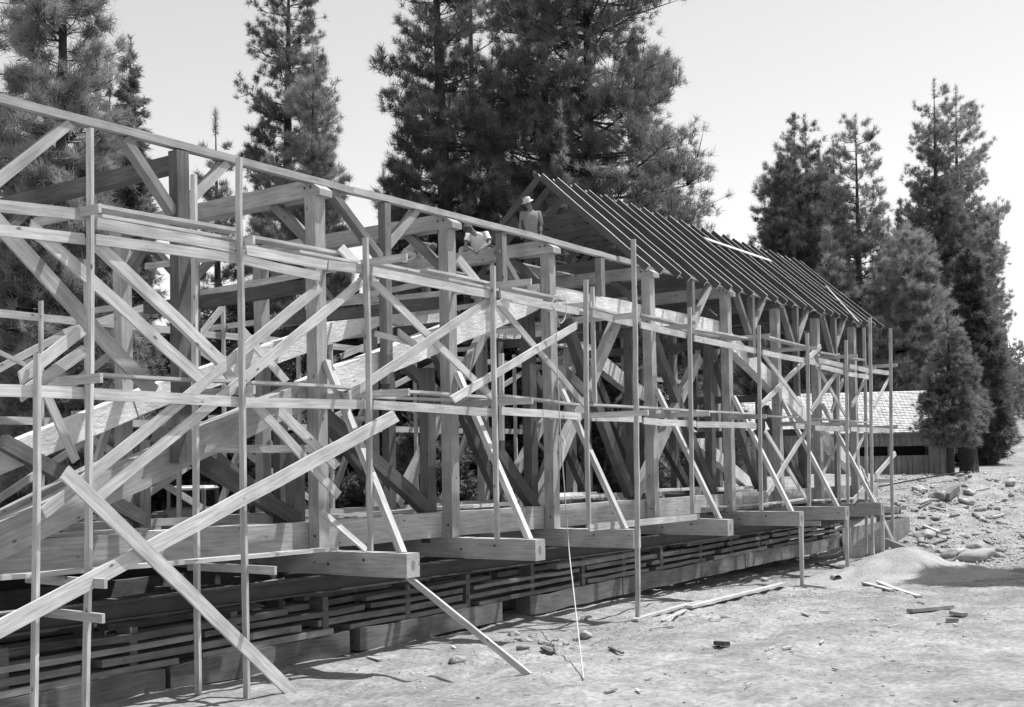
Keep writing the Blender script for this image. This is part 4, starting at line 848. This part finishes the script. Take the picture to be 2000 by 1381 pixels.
T(1932, 400, 124, 72, 'mid grey pine behind the shaded fir at the right edge', fol='mid', cb=.02, n=420, tuft=.5, gaps=.12, wpow=.5, dens=1.7, **PF)
T(1480, 480, 108, 44, 'low dark pine just behind the roof ridge at its far half', fol='dark', cb=.02, n=260, tuft=.5, gaps=.12, wpow=.5, dens=1.6, **PF)
T(1795, 395, 116, 60, 'slim grey pine between the trunked pine and the tall pair', fol='mid', cb=.02, n=380, tuft=.5, gaps=.12, wpow=.5, dens=1.7, **PF)
T(1600, 300, 106, 95, 'broad dark pine behind the far right group', fol='dark', cb=.02, n=600, tuft=.5, gaps=.1, wpow=.4, dens=1.7, **PF)
T(1788, 440, 90, 105, 'soft pale bushy pine above the barn roof', fol='pale', cb=.02, n=950, tuft=.5, gaps=.08, wpow=.6, dens=1.9, **PF)
T(1720, 520, 92, 90, 'second soft bushy pine behind the end poles of the scaffold', fol='pale', cb=.02, n=575, tuft=.5, gaps=.1, dens=1.9, **PF)
T(1915, 470, 95, 70, 'shaded fir at the right edge behind the barn cedar', 'fir tree', 'dark', kind='cedar', cb=.02, n=1500, tuft=.5, K=14, wd=.07, up=.05, gaps=.12, wpow=.7)
T(1856, 618, 60, 66, 'cedar with a bare lower trunk in front of the barn end', 'cedar tree', 'mid', kind='cedar', cb=.2, n=430, tuft=.26, K=14, wd=.030, up=-.05, gaps=.3, wpow=.6, trunk=.20)
T(1893, 660, 62, 44, 'thick trunked cedar at the right of the barn', 'cedar tree', 'mid', kind='cedar', cb=.33, n=875, tuft=.26, K=14, wd=.030, up=-.15, gaps=.25, trunk=.48)
T(1480, 560, 76, 60, 'bushy dark tree behind the barn roof, through the frame', 'tree', 'dark', kind='cedar', cb=.02, n=1125, tuft=.42, K=14, wd=.05, gaps=.1)
T(1570, 600, 80, 70, 'bushy dark tree behind the barn, right of the other one', 'tree', 'dark', kind='cedar', cb=.02, n=1125, tuft=.42, K=14, wd=.05, gaps=.1)
T(2238, 150, 32.3, 190, 'pine standing outside the right side of the picture', fol='mid', cb=.35, n=420, tuft=.6, gaps=.05, wpow=.4, K=20, wd=.06, spread=.8)
for k, (x, y, D, hw) in enumerate(((110, 620, 33, 120), (240, 560, 39, 110), (360, 600, 40, 90), (470, 560, 38, 110), (590, 600, 37, 110), (700, 560, 40, 110), (800, 640, 38, 90), (900, 600, 40, 110), (1010, 560, 42, 110), (1110, 600, 43, 100), (1200, 560, 46, 110), (1300, 560, 50, 90), (1390, 600, 56, 70), (20, 560, 34, 110), (330, 760, 42, 80), (560, 780, 33, 80), (850, 780, 36, 90), (1150, 760, 40, 80))):
    T(x, y, D, hw, 'dark leafy thicket tree seen through the bridge frame', 'bush', ('dark', 'mid', 'dark')[k % 3], kind='cedar', cb=.01, n=650, tuft=.24, K=12, wd=.06, up=.3, gaps=.05, wpow=.45, group='thicket behind the bridge', name='thicket_bush', seed=k, spread=.9)
# far wooded ridge line closing the view
def s3():
    a = random.uniform(0, 1); lat = -70 + 190 * a; d = random.uniform(135, 185); return CAM.x + FW.x * d + RT.x * lat, CAM.y + FW.y * d + RT.y * lat
Ps = []; Ds = []
for _ in range(2600):
    X, Y = s3(); z = gz(X, Y, False); h = random.uniform(3, 9)
    for k in range(9): f = random.random(); rr = 2.4 * (1 - f); Ps.append((X + random.gauss(0, rr * .5), Y + random.gauss(0, rr * .5), z + h * f)); Ds.append((random.gauss(0, .5), random.gauss(0, .5), .8))
V, Fc = needles(np.array(Ps), np.array(Ds), 1.3, 5, .6, .3, RNG); tag(mesh_np('woods', V, Fc, FOL['dark']), 'distant dark woods closing the view behind the trees', 'woods', kind='stuff')
